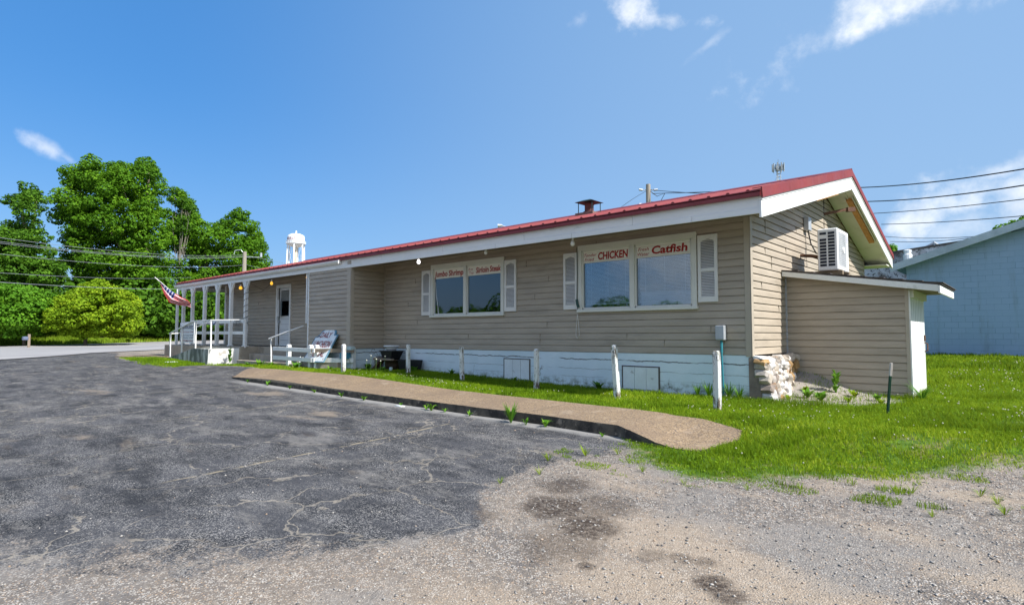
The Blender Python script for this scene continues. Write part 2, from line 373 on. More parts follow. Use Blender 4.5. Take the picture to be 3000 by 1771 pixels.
_ph=RNG.uniform(0,6.28,(24,)); _an=RNG.uniform(0,6.28,(24,)); _fr=RNG.uniform(1.2,9,(24,))
def wob(x,y,s=1.):
    o=0
    for a,b,c in zip(_ph,_an,_fr): o=o+np.sin((x*math.cos(b)+y*math.sin(b))*c*s+a)/c**.7
    return o*.12
ASPH=[(.09,-3.6),(.09,-3.92),(.06,-4.6),(-.18,-5.28),(-.12,-5.71),(-.09,-6.11),(.16,-6.58),(.50,-6.87),(.45,-7.2),(.18,-7.85),(-.15,-8.4),(-.65,-8.95),(-1.3,-9.5),(-2.2,-10.1),(-5,-11),(-12,-13),(-40,-16),(-60,-16),(-60,-6.8),
      (-37,-3.),(-33,-2.),(-31.5,-1.2),(-26,-2.7),(-23.02,-3.15),(-19.54,-3.43),(-17.6,-3.2),(-17.3,-2.3),(-15.7,-1.95),(-13.6,-2.25),(-13.1,-2.7),(-12.2,-3.2),(-11,-3.35),(-9,-3.4),(-4,-3.45)]
LAWN=[(-.1,-4.1),(.45,-4.5),(1.1,-4.9),(1.6,-4.72),(1.86,-4.4),(2.1,-4.15),(2.57,-3.85),(2.86,-3.52),(3.44,-2.94),(6,-.9),(12,2),(40,8),(60,300),(-80,300),(-80,9.5),(-22,9.5),(0,9),(0,1.8),(0,.0),(-12.2,.0),(-12.7,-1.2),(-13.3,-1.75),(-13.2,-2.45),(-11.3,-2.75),(-9,-2.65),(-6.2,-2.7),(-4,-2.8),(-.8,-2.9),(-.2,-3.05),(.2,-3.3),(.35,-3.5),(.2,-3.7),(-.1,-3.8)]
RAMPG=[(-24.5,-2.95),(-23,-3.15),(-19.5,-3.45),(-17.4,-3.3),(-17.4,-2.1),(-20.5,-2.05),(-22.5,-1.9)]
STEPG=[(-17.3,-2.35),(-15.7,-1.95),(-13.6,-2.25),(-12.9,-2.5),(-12.6,-1.5),(-16.4,-1.5)]
PAD=[(.2,.05),(-.1,3.),(.63,2.5),(1.95,1.4),(1.95,.8),(1.55,.1),(.8,-.25)]
xs=np.concatenate([np.array([-400,-200,-120,-90,-75,-65,-58]),np.arange(-55,-26,1.5),np.arange(-26,-14,.4),np.arange(-14,8,.09),np.arange(8,14,.5),[16,20,30,50,100,200,400]])
ys=np.concatenate([np.array([-200,-100,-50,-30,-20,-15]),np.arange(-13,-10,.5),np.arange(-10,1,.09),np.arange(1,20,.4),[22,26,32,40,60,90,140,200,300,500]])
X,Y=np.meshgrid(xs,ys,indexing='ij'); Zg=gz(X,Y)
near=((X>-26)&(X<8)&(Y>-12)&(Y<14))
Zg=Zg+np.where(near,wob(X,Y,1.)*.010,0)
dA=sdist(X,Y,ASPH)+wob(X,Y)*.22; dL=np.maximum(np.maximum(sdist(X,Y,LAWN),sdist(X,Y,RAMPG)),sdist(X,Y,STEPG))+wob(X+3,Y*1.3)*.20; dP=sdist(X,Y,PAD)+wob(X,Y,1.7)*.1
nx,ny=X.shape; idx=np.arange(nx*ny).reshape(nx,ny)
Fq=np.stack([idx[:-1,:-1],idx[1:,:-1],idx[1:,1:],idx[:-1,1:]],-1).reshape(-1,4)
cA=dA.ravel()[Fq].mean(1); cL=dL.ravel()[Fq].mean(1); cP=dP.ravel()[Fq].mean(1)
cX=X.ravel()[Fq].mean(1); cY=Y.ravel()[Fq].mean(1)
east=cY>-50
kind=np.where(cA>0,0,np.where((cL>0)&(cP<0),2,1))
far=(cY>20)|(cX<-45); kind=np.where(far&(kind==1),2,kind)
def ground_mat(name,which):
    m,h,b,o=newmat(name)
    tc=h.n('ShaderNodeTexCoord'); v=tc.outputs['Object']
    A=h.n('ShaderNodeAttribute',attribute_name='dA').outputs['Fac']; L=h.n('ShaderNodeAttribute',attribute_name='dL').outputs['Fac']; PD=h.n('ShaderNodeAttribute',attribute_name='dP').outputs['Fac']
    sx=h.n('ShaderNodeSeparateXYZ'); h.link(v,sx.inputs[0]); x,y,z=sx.outputs
    # --- asphalt: worn binder, bright aggregate, dusty patches, cracks
    big=h.noise(v,.45,7,.62); mid=h.noise(v,1.9,7,.65,dist=.3); fine=h.noise(v,55,3,.6)
    ac=h.mix(h.mr(mid,.36,.64),(.025,.0265,.030),(.060,.061,.066))
    mp0=h.n('ShaderNodeMapping'); h.link(v,mp0.inputs[0]); mp0.inputs['Scale'].default_value=(.6,1.5,1); mp0.inputs['Rotation'].default_value=(0,0,.25)
    ag=h.vor(v,72,'F1','Distance'); agc=h.vor(v,72,'F1','Color')
    sa=h.n('ShaderNodeSeparateColor'); h.link(agc,sa.inputs[0])
    bright=h.m('MULTIPLY',h.mr(ag,.30,.44,1.,0.),h.mr(sa.outputs[0],.50,.62))
    wear=h.mr(h.noise(mp0.outputs[0],1.7,10,.8),.38,.62)
    stone=h.mix(sa.outputs[1],(.17,.165,.155),(.46,.43,.39))
    ac=h.mix(h.m('MULTIPLY',bright,h.m('ADD',h.m('MULTIPLY',wear,.75),.12)),ac,stone)
    ag2=h.vor(v,120,'F1','Color'); s2=h.n('ShaderNodeSeparateColor'); h.link(ag2,s2.inputs[0])
    ac=h.mix(h.m('MULTIPLY',h.mr(s2.outputs[0],.66,.74),h.m('ADD',h.m('MULTIPLY',wear,.65),.12)),ac,(.26,.25,.235))
    # streaky grey dust
    mp=h.n('ShaderNodeMapping'); h.link(v,mp.inputs[0]); mp.inputs['Scale'].default_value=(.55,1.25,1); mp.inputs['Rotation'].default_value=(0,0,.35)
    dust=h.mr(h.noise(mp.outputs[0],1.5,9,.76,dist=.1),.52,.66)
    ac=h.mix(h.m('MULTIPLY',h.m('MULTIPLY',dust,.75),h.mr(fine,.3,.55,.45,1.)),ac,(.20,.188,.172))
    tan=h.mr(h.noise(h.vm('ADD',mp.outputs[0],(7.3,2.1,0)),.8,7,.62,dist=.25),.585,.70)
    ac=h.mix(h.m('MULTIPLY',h.m('MULTIPLY',tan,h.mr(fine,.35,.55,.5,1.)),.7),ac,(.29,.235,.175))
    oil=h.mr(h.noise(h.vm('ADD',mp.outputs[0],(1.3,9.1,0)),1.1,6,.6),.66,.74); ac=h.mix(h.m('MULTIPLY',oil,.55),ac,(.045,.035,.03))
    # cracks
    vw=h.vm('ADD',v,h.vm('MULTIPLY',h.noise(v,2.3,5,out=1),(.55,.55,.55)))
    ce=h.vor(vw,.95,'DISTANCE_TO_EDGE'); cm=h.m('MULTIPLY',h.mr(ce,.003,.014,1.,0.),h.mr(h.noise(v,.9,4),.44,.54))
    ce2=h.vor(vw,3.6,'DISTANCE_TO_EDGE'); cm2=h.m('MULTIPLY',h.mr(ce2,.008,.03,1.,0.),h.mr(h.noise(h.vm('ADD',v,(3,5,0)),.7,4),.54,.62))
    crk=h.m('MAXIMUM',cm,h.m('MULTIPLY',cm2,.8))
    ac=h.mix(h.m('MULTIPLY',crk,.62),ac,h.mix(h.mr(mid,.4,.6),(.20,.175,.14),(.33,.29,.23)))
    # paving seams / old stall lines filled with grit
    sm=None
    for x0,y0,y1,st in ((-2.68,-8.2,-4.3,.8),(-6.45,-7.2,-3.9,.7),(-10.4,-7.,-3.9,.45),(-14.3,-6,-3.9,.4)):
        wv=h.m('MULTIPLY',h.m('SUBTRACT',h.noise(v,2.5,4),.5),.16)
        d=h.m('ABSOLUTE',h.m('SUBTRACT',h.m('ADD',x,wv),x0)); rng=h.m('MULTIPLY',h.mr(y,y0,y0+.5),h.mr(y,y1-.2,y1,1.,0.))
        k=h.m('MULTIPLY',h.m('MULTIPLY',h.mr(d,.006,.035,1.,0.),rng),h.m('MULTIPLY',h.mr(h.noise(v,5,6,.7),.40,.56),st)); sm=k if sm is None else h.m('MAXIMUM',sm,k)
    ac=h.mix(h.m('MULTIPLY',sm,1.,clamp=True),ac,(.34,.285,.19))
    # sand along the foot of the kerb
    kb=h.m('MULTIPLY',h.mr(h.m('ADD',y,h.m('MULTIPLY',h.m('SUBTRACT',mid,.5),.3)),-4.02,-3.78),h.mr(x,-12.,-10.5)); ac=h.mix(h.m('MULTIPLY',kb,.75),ac,(.30,.29,.27))
    # --- gravel / packed dirt
    gv=h.vor(v,80,'F1','Color'); gs=h.n('ShaderNodeSeparateColor'); h.link(gv,gs.inputs[0]); gd=h.vor(v,80,'F1','Distance')
    gc=h.mix(gs.outputs[0],(.20,.18,.155),(.50,.45,.39)); gc=h.mix(h.mr(gs.outputs[1],.75,.85),gc,(.40,.29,.20)); gc=h.mix(h.mr(gs.outputs[2],.84,.9),gc,(.08,.08,.085))
    gv2=h.vor(v,34,'F1','Color'); g2=h.n('ShaderNodeSeparateColor'); h.link(gv2,g2.inputs[0]); gc=h.mix(h.m('MULTIPLY',h.mr(g2.outputs[0],.72,.80),.8),gc,(.10,.098,.10)); gc=h.mix(h.m('MULTIPLY',h.mr(g2.outputs[1],.80,.86),.8),gc,(.46,.43,.385)); gc=h.mix(h.mr(gd,.35,.6),gc,(.15,.13,.11))
    dirt=h.mr(h.noise(mp.outputs[0],.9,7,.62),.42,.60); sand=h.mix(gs.outputs[2],(.30,.235,.165),(.47,.375,.275))
    gc=h.mix(h.m('MULTIPLY',dirt,h.mr(A,-1.3,-.2,.60,.22)),gc,sand)
    gc=h.mix(h.m('MULTIPLY',h.mr(big,.50,.60),.5),gc,(.23,.215,.195))
    st=None
    wn=h.m('MULTIPLY',h.m('SUBTRACT',h.noise(v,4.5,7,.7),.5),1.5)
    for a,c_,r_,k_ in ((.36,-5.75,.30,.75),(.62,-6.25,.33,.95),(1.08,-6.45,.30,.95),(.2,-6.85,.28,.8),(.9,-6.05,.35,.6),(1.15,-6.85,.35,.6),(2.16,-6.75,.13,.95),(2.27,-6.83,.12,.8),(1.45,-7.0,.08,.8),(1.87,-6.54,.10,.6),(2.0,-6.5,.09,.6),(1.7,-6.62,.12,.45)):
        dd=h.vm('LENGTH',h.vm('SUBTRACT',h.vm('MULTIPLY',v,(1,1,0)),(a,c_,0)),out=1); q=h.m('ADD',h.m('DIVIDE',dd,r_),wn); k=h.m('MULTIPLY',h.mr(q,.45,1.15,1.,0.),k_); st=k if st is None else h.m('MAXIMUM',st,k)
    st=h.m('MULTIPLY',st,h.m('ADD',.45,h.m('MULTIPLY',h.mr(h.noise(v,30,4,.7),.35,.6),.55)))
    gc=h.mix(h.m('MULTIPLY',st,1.,clamp=True),gc,(.045,.034,.028))
    # --- soil and thatch below the grass
    sc=h.mix(h.mr(h.noise(v,5,7,.7),.35,.65),(.05,.105,.012),(.10,.18,.03)); sc=h.mix(h.mr(h.noise(v,3.5,6,.7),.50,.62),sc,(.20,.18,.08))
    edge=h.m('MULTIPLY',h.m('SUBTRACT',h.noise(v,6,7,.7),.5),1.2)
    fA=h.mr(h.m('ADD',A,h.m('MULTIPLY',edge,.5)),-.09,.09); fL=h.mr(h.m('ADD',L,h.m('MULTIPLY',edge,.55)),-.12,.16); fP=h.mr(h.m('ADD',PD,h.m('MULTIPLY',edge,.25)),-.05,.1)
    fdw=h.mr(y,-8.6,-6.9,1.15,.30); ft=h.mr(h.m('DIVIDE',h.m('ADD',A,h.m('MULTIPLY',edge,.5)),fdw),0.,1.,.62,0.,sm=False); fd=h.m('MULTIPLY',h.mr(h.m('ADD',ft,h.m('ADD',h.m('MULTIPLY',h.m('SUBTRACT',h.noise(v,3.5,8,.75),.5),1.3),h.m('MULTIPLY',h.m('SUBTRACT',fine,.5),.9))),.36,.60),.85); ac=h.mix(fd,ac,gc)
    padc=h.mix(.45,gc,(.42,.40,.38))
    col=h.mix(fL,gc,sc); col=h.mix(fP,col,padc); col=h.mix(fA,col,ac)
    h.link(col,b.inputs['Base Color']); b.inputs['Roughness'].default_value=.88; b.inputs['Specular IOR Level'].default_value=.08
    hg=h.m('ADD',h.m('MULTIPLY',h.mr(ag,.0,.6,1.,0.),.6),h.m('ADD',h.m('MULTIPLY',h.mr(gd,0.,.6,1.,0.),h.m('SUBTRACT',1.,fA)),h.m('MULTIPLY',crk,-.8)))
    bump(h,b,h.m('ADD',hg,h.m('MULTIPLY',h.noise(v,9,6),.8)),.6,.007)
    return m
GM=ground_mat('worn_ground','all')
def submesh(name,sel):
    F=Fq[sel]; u,inv=np.unique(F,return_inverse=True); F=inv.reshape(F.shape)
    V=np.stack([X.ravel()[u],Y.ravel()[u],Zg.ravel()[u]],1)
    o=bigmesh(name,V,F,GM)
    for nme,arr in (('dA',dA),('dL',dL),('dP',dP)):
        a=o.data.attributes.new(nme,'FLOAT','POINT'); a.data.foreach_set('value',np.clip(arr.ravel()[u],-3,3).astype(np.float32))
    for p in (o,): o.data.polygons.foreach_set('use_smooth',np.ones(len(F),bool))
    return o
prop(submesh('parking_lot',kind==0),'cracked dark asphalt parking lot in front of the restaurant','parking lot',kind='structure')
prop(submesh('gravel_drive',kind==1),'pale gravel and dirt drive beside the asphalt','gravel drive',kind='structure')
prop(submesh('lawn',kind==2),'soil of the green lawn beside and behind the restaurant','lawn',kind='structure')
# road
def road():
    near=[(-24,-9.5),(-26.2,-6.3),(-31.4,-2.55),(-36.7,3.),(-41,10),(-46,22),(-52,60),(-60,140)]
    farr=[(-54,-22),(-56.2,-7),(-57.9,-1.5),(-59.6,4),(-61.4,11),(-65,26),(-72,64),(-82,150)]
    pre_n=(-8,-40); pre_f=(-50,-60)
    N=[pre_n]+near; Fr=[pre_f]+farr; m=MB()
    K=14; P=[]
    for i in range(len(N)-1):
        for s in range(6):
            t=s/6; a=np.array(N[i])*(1-t)+np.array(N[i+1])*t; b=np.array(Fr[i])*(1-t)+np.array(Fr[i+1])*t
            P.append([a*(1-k/K)+b*k/K for k in range(K+1)])
    P=np.array(P); V=[(p[0],p[1],Z(p[0],p[1])+.03) for r in P for p in r]; n=K+1
    F=[(i*n+j,i*n+j+1,(i+1)*n+j+1,(i+1)*n+j) for i in range(len(P)-1) for j in range(K)]
    mm,h,b,o=newmat('pale_worn_road'); tc=h.n('ShaderNodeTexCoord'); v=tc.outputs['Object']
    mp=h.n('ShaderNodeMapping'); h.link(v,mp.inputs[0]); mp.inputs['Scale'].default_value=(1,.12,1); mp.inputs['Rotation'].default_value=(0,0,.25)
    c=h.mix(h.mr(h.noise(mp.outputs[0],.5,6,.6),.35,.65),(.25,.24,.235),(.34,.325,.31)); c=h.mix(h.mr(h.noise(mp.outputs[0],1.5,5),.6,.7),c,(.17,.165,.165))
    c=h.mix(h.m('MULTIPLY',h.mr(h.noise(v,25,3),.5,.7),.4),c,(.20,.19,.18)); h.link(c,b.inputs['Base Color']); b.inputs['Roughness'].default_value=.9
    r=bigmesh('road',V,F,mm); prop(r,'pale grey two-lane road passing left of the restaurant','road',kind='structure')
    ym=pbr('yellow_road_paint',(.50,.33,.06),.8,.2,2)
    m=MB()
    for off in (0,.25):
        q=[(-46.5+off,-26.),(-49.3+off,-12),(-50.2+off,-7),(-50.7+off,-4.6)]
        for a,b_ in zip(q[:-1],q[1:]):
            for s in range(3):
                t0,t1=s/3,(s+1)/3; p0=[a[k]*(1-t0)+b_[k]*t0 for k in (0,1)]; p1=[a[k]*(1-t1)+b_[k]*t1 for k in (0,1)]
                m.face((p0[0]-.09,p0[1],Z(*p0)+.05),(p0[0]+.09,p0[1],Z(*p0)+.05),(p1[0]+.09,p1[1],Z(*p1)+.05),(p1[0]-.09,p1[1],Z(*p1)+.05))
    m.build('centre_line',ym,r)
road()
# sidewalk
def sidewalk():
    out=[(.30,-3.95),(-.33,-3.74),(-1.5,-3.68),(-3.3,-3.68),(-5.5,-3.68),(-7.3,-3.66),(-9.2,-3.62),(-11.1,-3.58),(-12.3,-3.5),(-13.3,-2.55),(-12.6,-2.35),(-11.3,-2.40),(-9.,-2.28),(-6.2,-2.36),(-4.,-2.44),(-2.4,-2.5),(-.8,-2.55),(.05,-2.62),(.5,-2.72),(.85,-2.92),(1.0,-3.15),(.98,-3.45),(.80,-3.90),(.62,-4.02)]
    def zt(x,y):
        t=.055+.045*(y+3.68)/1.2+.009*max(0,-4-x)
        if x>-.3: t-=.15*min(1,(x+.3)/.9)**1.2*(1 if y<-3.3 else .75)
        if x<-9.5: t-= .14*min(1,(-9.5-x)/3.4)**1.5*(1-.5*(y+3.7)/1.3)
        return t
    # subdivide the outline strip wise: front edge to back edge
    fr=[(.80,-3.92),(.30,-3.95),(-.33,-3.74),(-1.5,-3.68),(-3.3,-3.68),(-5.5,-3.68),(-7.3,-3.66),(-9.2,-3.62),(-11.1,-3.58),(-12.3,-3.5),(-13.35,-2.62)]
    bk=[(1.0,-3.25),(.92,-2.95),(.3,-2.66),(-.8,-2.55),(-2.9,-2.48),(-5.2,-2.40),(-7.1,-2.30),(-9.1,-2.28),(-10.8,-2.36),(-12.,-2.36),(-13.3,-2.5)]
    rows=[]
    for i in range(len(fr)-1):
        for s in range(8):
            t=s/8; a=np.array(fr[i])*(1-t)+np.array(fr[i+1])*t; b=np.array(bk[i])*(1-t)+np.array(bk[i+1])*t
            rows.append([a*(1-k/6)+b*k/6 for k in range(7)])
    rows.append([np.array(fr[-1])*(1-k/6)+np.array(bk[-1])*k/6 for k in range(7)])
    V=[];F=[]
    for r in rows:
        for k,p in enumerate(r):
            x,y=p; e=(wob(x*3,y*3)*.02+wob(x*11,y*11)*.018)*(1 if k in(0,6) else 0)
            V.append((x,y+e,max(zt(x,y),Z(x,y)+.012)))
    n=7; R=len(rows)
    for i in range(R-1):
        for k in range(6): F.append((i*n+k,i*n+k+1,(i+1)*n+k+1,(i+1)*n+k))
    b0=len(V)
    for i in range(R):
        for k in (0,6): x,y,z=V[i*n+k]; V.append((x,y-(.015 if k==0 else 0),-.5))
    for i in range(R-1):
        F.append((i*n,(i+1)*n,b0+(i+1)*2,b0+i*2)); F.append((i*n+6,b0+i*2+1,b0+(i+1)*2+1,(i+1)*n+6))
    F.append((0,b0,b0+1,6)); F.append(((R-1)*n,(R-1)*n+6,b0+(R-1)*2+1,b0+(R-1)*2))
    F[-2:]=[(0,b0,b0+1,6),((R-1)*n,(R-1)*n+6,b0+(R-1)*2+1,b0+(R-1)*2)]
    mm,h,b,o=newmat('tan_exposed_aggregate'); tc=h.n('ShaderNodeTexCoord'); v=tc.outputs['Object']
    sx=h.n('ShaderNodeSeparateXYZ'); h.link(v,sx.inputs[0])
    vc=h.vor(v,70,'F1','Color'); s=h.n('ShaderNodeSeparateColor'); h.link(vc,s.inputs[0])
    c=h.mix(s.outputs[0],(.165,.108,.058),(.34,.25,.152)); c=h.mix(h.mr(s.outputs[1],.86,.92),c,(.10,.08,.07)); c=h.mix(h.m('MULTIPLY',h.mr(h.noise(v,.9,6,.6),.4,.65),.5),c,(.17,.12,.08))
    c=h.mix(h.m('MULTIPLY',h.mr(h.noise(v,2.4,6,.65),.56,.68),.6),c,(.33,.26,.185))
    jt=None
    for x0 in (-1.9,-4.55,-7.3,-10.1):
        d=h.m('ABSOLUTE',h.m('SUBTRACT',h.m('ADD',sx.outputs[0],h.m('MULTIPLY',h.m('SUBTRACT',h.noise(v,6,4),.5),.05)),x0)); k=h.mr(d,.004,.022,1.,0.); jt=k if jt is None else h.m('MAXIMUM',jt,k)
    c=h.mix(h.m('MULTIPLY',jt,.55),c,(.07,.055,.035))
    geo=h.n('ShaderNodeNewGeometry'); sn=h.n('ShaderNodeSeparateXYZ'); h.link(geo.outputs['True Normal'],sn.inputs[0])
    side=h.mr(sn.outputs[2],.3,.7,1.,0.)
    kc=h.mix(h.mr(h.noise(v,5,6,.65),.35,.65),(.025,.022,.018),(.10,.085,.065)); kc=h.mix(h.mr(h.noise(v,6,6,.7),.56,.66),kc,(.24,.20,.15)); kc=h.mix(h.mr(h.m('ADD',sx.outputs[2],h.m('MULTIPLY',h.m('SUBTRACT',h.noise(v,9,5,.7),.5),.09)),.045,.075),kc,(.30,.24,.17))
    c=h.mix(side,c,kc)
    h.link(c,b.inputs['Base Color']); b.inputs['Roughness'].default_value=.9; bump(h,b,h.vor(v,70,'F1','Distance'),.5,.006)
    me=bpy.data.meshes.new('sidewalk'); me.from_pydata(V,[],F); me.update(); me.materials.append(mm)
    o=bpy.data.objects.new('sidewalk',me); COL.objects.link(o); prop(o,'tan concrete sidewalk with dark stained kerb along the restaurant','sidewalk',kind='structure')
    # small slab leading to the ramp at the left
    m=MB(); P=[(-25.4,-2.95,.235),(-22.4,-2.35,.235),(-21.6,-1.95,.235),(-22.5,-1.0,.235),(-27,-.8,.235)]; m.hexa([(a,b_,-.1) for a,b_,c_ in P],P)
    s=m.build('walkway',mm); prop(s,'small tan concrete slab at the foot of the ramp','walkway',kind='structure')
sidewalk()
# ------------------------------------------------------------------ restaurant
rest=thing('restaurant',(-11,4,0),'long low restaurant with tan siding, red metal roof and white painted block base','restaurant')
def zb(x): return .82+.0048*max(x,-17)        # bottom of siding
def ze(x): return 2.985-.0022*x               # bottom of fascia
CR=.127
def siding(m,a,b,nrm,zbot,ztop,holes=(),clip=None,lipd=.014,seams=0):
    a=np.array(a,float);b=np.array(b,float);L=np.linalg.norm(b-a);d=(b-a)/L;nn=np.array(nrm,float)
    k=0
    while True:
        z0=k*CR; k+=1
        if z0>ztop-zbot: break
        z1=min(z0+CR,ztop-zbot)
        s0,s1=0.,L
        segs=[(s0,s1)]
        zm=zbot+(z0+z1)/2
        for h0,h1,hz0,hz1 in holes:
            if hz0<zm<hz1:
                ns=[]
                for p,q in segs:
                    if h0>p: ns.append((p,min(q,h0)))
                    if h1<q: ns.append((max(p,h1),q))
                segs=[w for w in ns if w[1]-w[0]>.01]
        for p,q in segs:
            if clip:
                p0,q0=clip(zbot+z0); p1,q1=clip(zbot+z1); 
                p0=max(p,p0);q0=min(q,q0);p1=max(p,p1);q1=min(q,q1)
                if q0-p0<.02: continue
                if q1<=p1: p1=q1=(p0+q0)/2
            else: p0=p1=p;q0=q1=q
            def P(s,z,off):
                x,y=(a+d*s); 
                zz=z
                return (x+nn[0]*off,y+nn[1]*off,zz)
            zA=zbot+z0;zB=zbot+z1; zc=zB-(z1-z0)*.30
            f=(zc-zA)/(zB-zA); pc=p0+(p1-p0)*f; qc=q0+(q1-q0)*f
            zg=zA+.011
            m.face(P(p0,zA,-.012),P(q0,zA,-.012),P(q0,zg,-.012),P(p0,zg,-.012))
            m.face(P(p0,zg,-.012),P(q0,zg,-.012),P(q0,zg,lipd+.004),P(p0,zg,lipd+.004))
            m.face(P(p0,zg,lipd+.004),P(q0,zg,lipd+.004),P(qc,zc,lipd*.75),P(pc,zc,lipd*.75))
            m.face(P(pc,zc,lipd*.75),P(qc,zc,lipd*.75),P(q1,zB,0.),P(p1,zB,0.))
            m.face(P(p1,zB,0.),P(q1,zB,0.),P(q1,zB,-.012),P(p1,zB,-.012))
    return m
WIN2=(-3.541,-.932,1.628,3.03); WIN1=(-8.311,-5.668,1.61,3.0)
X0=-21.6
def shiftz(m,f):
    m.v=[(x,y,z+f(x)*max(0,min(1,(3.1-z)/2.3))) for x,y,z in m.v]
# main front wall, split at the bay
m=MB(); siding(m,(-10.4,0),(0,0),(0,-1),.82,3.25,[(WIN2[0]+.06+10.4,WIN2[1]-.06+10.4,WIN2[2]+.05,WIN2[3]-.05),(WIN1[0]+.06+10.4,WIN1[1]-.06+10.4,WIN1[2]+.05,WIN1[3]-.05)])
shiftz(m,lambda x:.0048*x); m.build('wall',SID,rest)
m=MB(); siding(m,(X0,0),(-12.68,0),(0,-1),.74,3.35,[(-17.0-X0,-15.97-X0,.7,2.93)]); m.build('wall',SID,rest)
# bay: front and two sides
m=MB(); siding(m,(-12.68,-1.12),(-10.44,-1.12),(0,-1),.77,3.3); m.build('bay_wall',SID,rest)
m=MB(); siding(m,(-10.42,-1.10),(-10.42,0),(1,0),.77,3.3); m.build('bay_wall',SID,rest)
m=MB(); siding(m,(-12.68,0),(-12.68,-1.12),(-1,0),.77,3.3); m.build('bay_wall',SID,rest)
# gable wall (faces +x)
RY,RZ=4.62,4.36; YB=8.95
def gclip(z):
    # underside of the sloped soffit as seen on the wall
    y0=0. if z<3.25 else (z-3.25)/.245
    y1=YB if z<3.28 else YB-(z-3.28)/.28
    return (y0,y1)
m=MB(); siding(m,(0,0.),(0,YB),(1,0),.82,4.45,(),gclip); m.build('gable_wall',SID,rest)
# plain back and end walls, so that the building is closed
m=MB(); m.face((X0,YB,.1),(0,YB,.1),(0,YB,3.3),(X0,YB,3.3)); m.face((X0,0,.1),(X0,YB,.1),(X0,YB,3.3),(X0,4.62,4.4),(X0,0,3.3)); m.build('rear_wall',SID,rest)
# corner trims
m=MB()
m.box(-.095,.012,-.022,.0,.80,3.22); m.box(-.0,.022,-.022,.075,.80,3.22); m.build('corner_trim',SIDT,rest,.004)
m=MB(); m.box(-10.59,-10.405,-1.142,-1.12,.75,3.2); m.box(-10.42,-10.398,-1.142,-1.03,.75,3.2); m.build('corner_trim',SIDT,rest,.004)
m=MB(); m.box(-10.40,-10.37,-.03,.0,.75,3.2); m.build('corner_trim',SIDT,rest)
m=MB(); m.box(-12.72,-12.66,-1.142,-1.05,.75,3.2); m.build('corner_trim',WHT,rest)
m=MB(); m.box(X0-.05,X0+.10,-.03,.03,.72,3.25); m.build('corner_trim',WHT,rest,.004)
m=MB(); m.box(-.02,.015,8.87,8.97,.3,3.3); m.build('corner_trim',SIDT,rest)
SEAM=pbr('siding_seam_shadow',(.20,.175,.14),.7,.1,5)
m=MB(); rr=random.Random(77)
for x,k,n in ((-9.4,2,1),(-8.9,5,1),(-4.6,1,2),(-4.4,4,1),(-5.0,15,1),(-2.4,2,1),(-6.9,2,1),(-4.75,9,1),(-4.35,12,1),(-3.1,17,1),(-.7,3,1),(-9.3,9,1),(-1.6,1,1),(-9.0,14,1)):
    m=MB(); zz=.82+.0048*x+CR*k+.012; m.box(x,x+.004,-.021,-.003,zz,zz+CR*n-.015); m.build('panel_seam',SEAM,rest)
for x,k in ((-14.5,4),(-13.6,9),(-19.4,6),(-18.5,12),(-14.2,14)): m=MB(); zz=.74+CR*k+.012; m.box(x,x+.004,-.021,-.003,zz,zz+CR-.015); m.build('panel_seam',SEAM,rest)
for y,k,n in ((.75,17,2),(.72,14,1),(1.05,12,2),(1.9,15,1),(.5,9,1),(1.4,6,1),(2.6,19,1),(3.6,21,1),(5.9,20,1)):
    m=MB(); zz=.82+CR*k+.012; m.box(.003,.0205,y,y+.005,zz,zz+CR*n-.015); m.build('panel_seam',SEAM,rest)
# foundation
m=MB(); 
m.hexa([(-10.42,.0,-.3),(-.02,.0,-.3),(-.02,.3,-.3),(-10.42,.3,-.3)],[(-10.42,.0,.77),(-.02,.0,.82),(-.02,.3,.82),(-10.42,.3,.77)])
m.hexa([(-12.66,-1.10,-.3),(-10.44,-1.10,-.3),(-10.44,.05,-.3),(-12.66,.05,-.3)],[(-12.66,-1.10,.77),(-10.44,-1.10,.77),(-10.44,.05,.77),(-12.66,.05,.77)])
m.box(X0,0,.3,YB-.03,-.3,.75); m.build('foundation',FOUND,rest,.004)
# vents (boarded crawl-space hatches)
HB=pbr('hatch_board_paint',(.70,.76,.78),.7,.08,2,.2,40,dirt=(.40,.41,.40),dscale=5,dthr=(.6,.68))
for x0,x1,z0,z1 in ((-5.675,-4.915,.155,.60),(-2.495,-1.728,.127,.545)):
    f=MB(); w=.025
    f.box(x0-w,x1+w,-.016,0,z1,z1+w*.8); f.box(x0-w,x0,-.016,0,z0,z1); f.box(x1,x1+w,-.016,0,z0,z1); fr=f.build('crawl_hatch',LOUV,rest)
    b=MB(); n=3
    for k in range(n):
        a=x0+(x1-x0)*k/n+.004; c=x0+(x1-x0)*(k+1)/n-.004; b.box(a,c,-.022,-.001,z0-.01,z1-.005)
    b.build('board',HB,fr,.003)
# roof: front and rear slopes as one shell with ribs; eave line edge x .60 to -23.85
XE,XL=.60,-23.85; YF,YR=-1.16,9.62; ZF,ZR,ZP=3.34,3.46,4.86; YP=4.75
def roofz(y): return ZF+(ZP-ZF)*(y-YF)/(YP-YF) if y<YP else ZP+(ZR-ZP)*(y-YP)/(YR-YP)
m=MB()
def slab(y0,y1,t=.03):
    z0,z1=roofz(y0),roofz(y1)
    m.hexa([(XL,y0,z0-t),(XE,y0,z0-t),(XE,y1,z1-t),(XL,y1,z1-t)],[(XL,y0,z0),(XE,y0,z0),(XE,y1,z1),(XL,y1,z1)])
slab(YF-.05,YP); slab(YP,YR+.04)
x=XE-.18
while x>XL:
    for (y0,y1) in ((YF-.05,YP),(YP,YR+.04)):
        z0,z1=roofz(y0)+.001,roofz(y1)+.001; h=.024
        m.hexa([(x-.035,y0,z0),(x+.035,y0,z0),(x+.035,y1,z1),(x-.035,y1,z1)],[(x-.014,y0,z0+h),(x+.014,y0,z0+h),(x+.014,y1,z1+h),(x-.014,y1,z1+h)])
    x-=.305
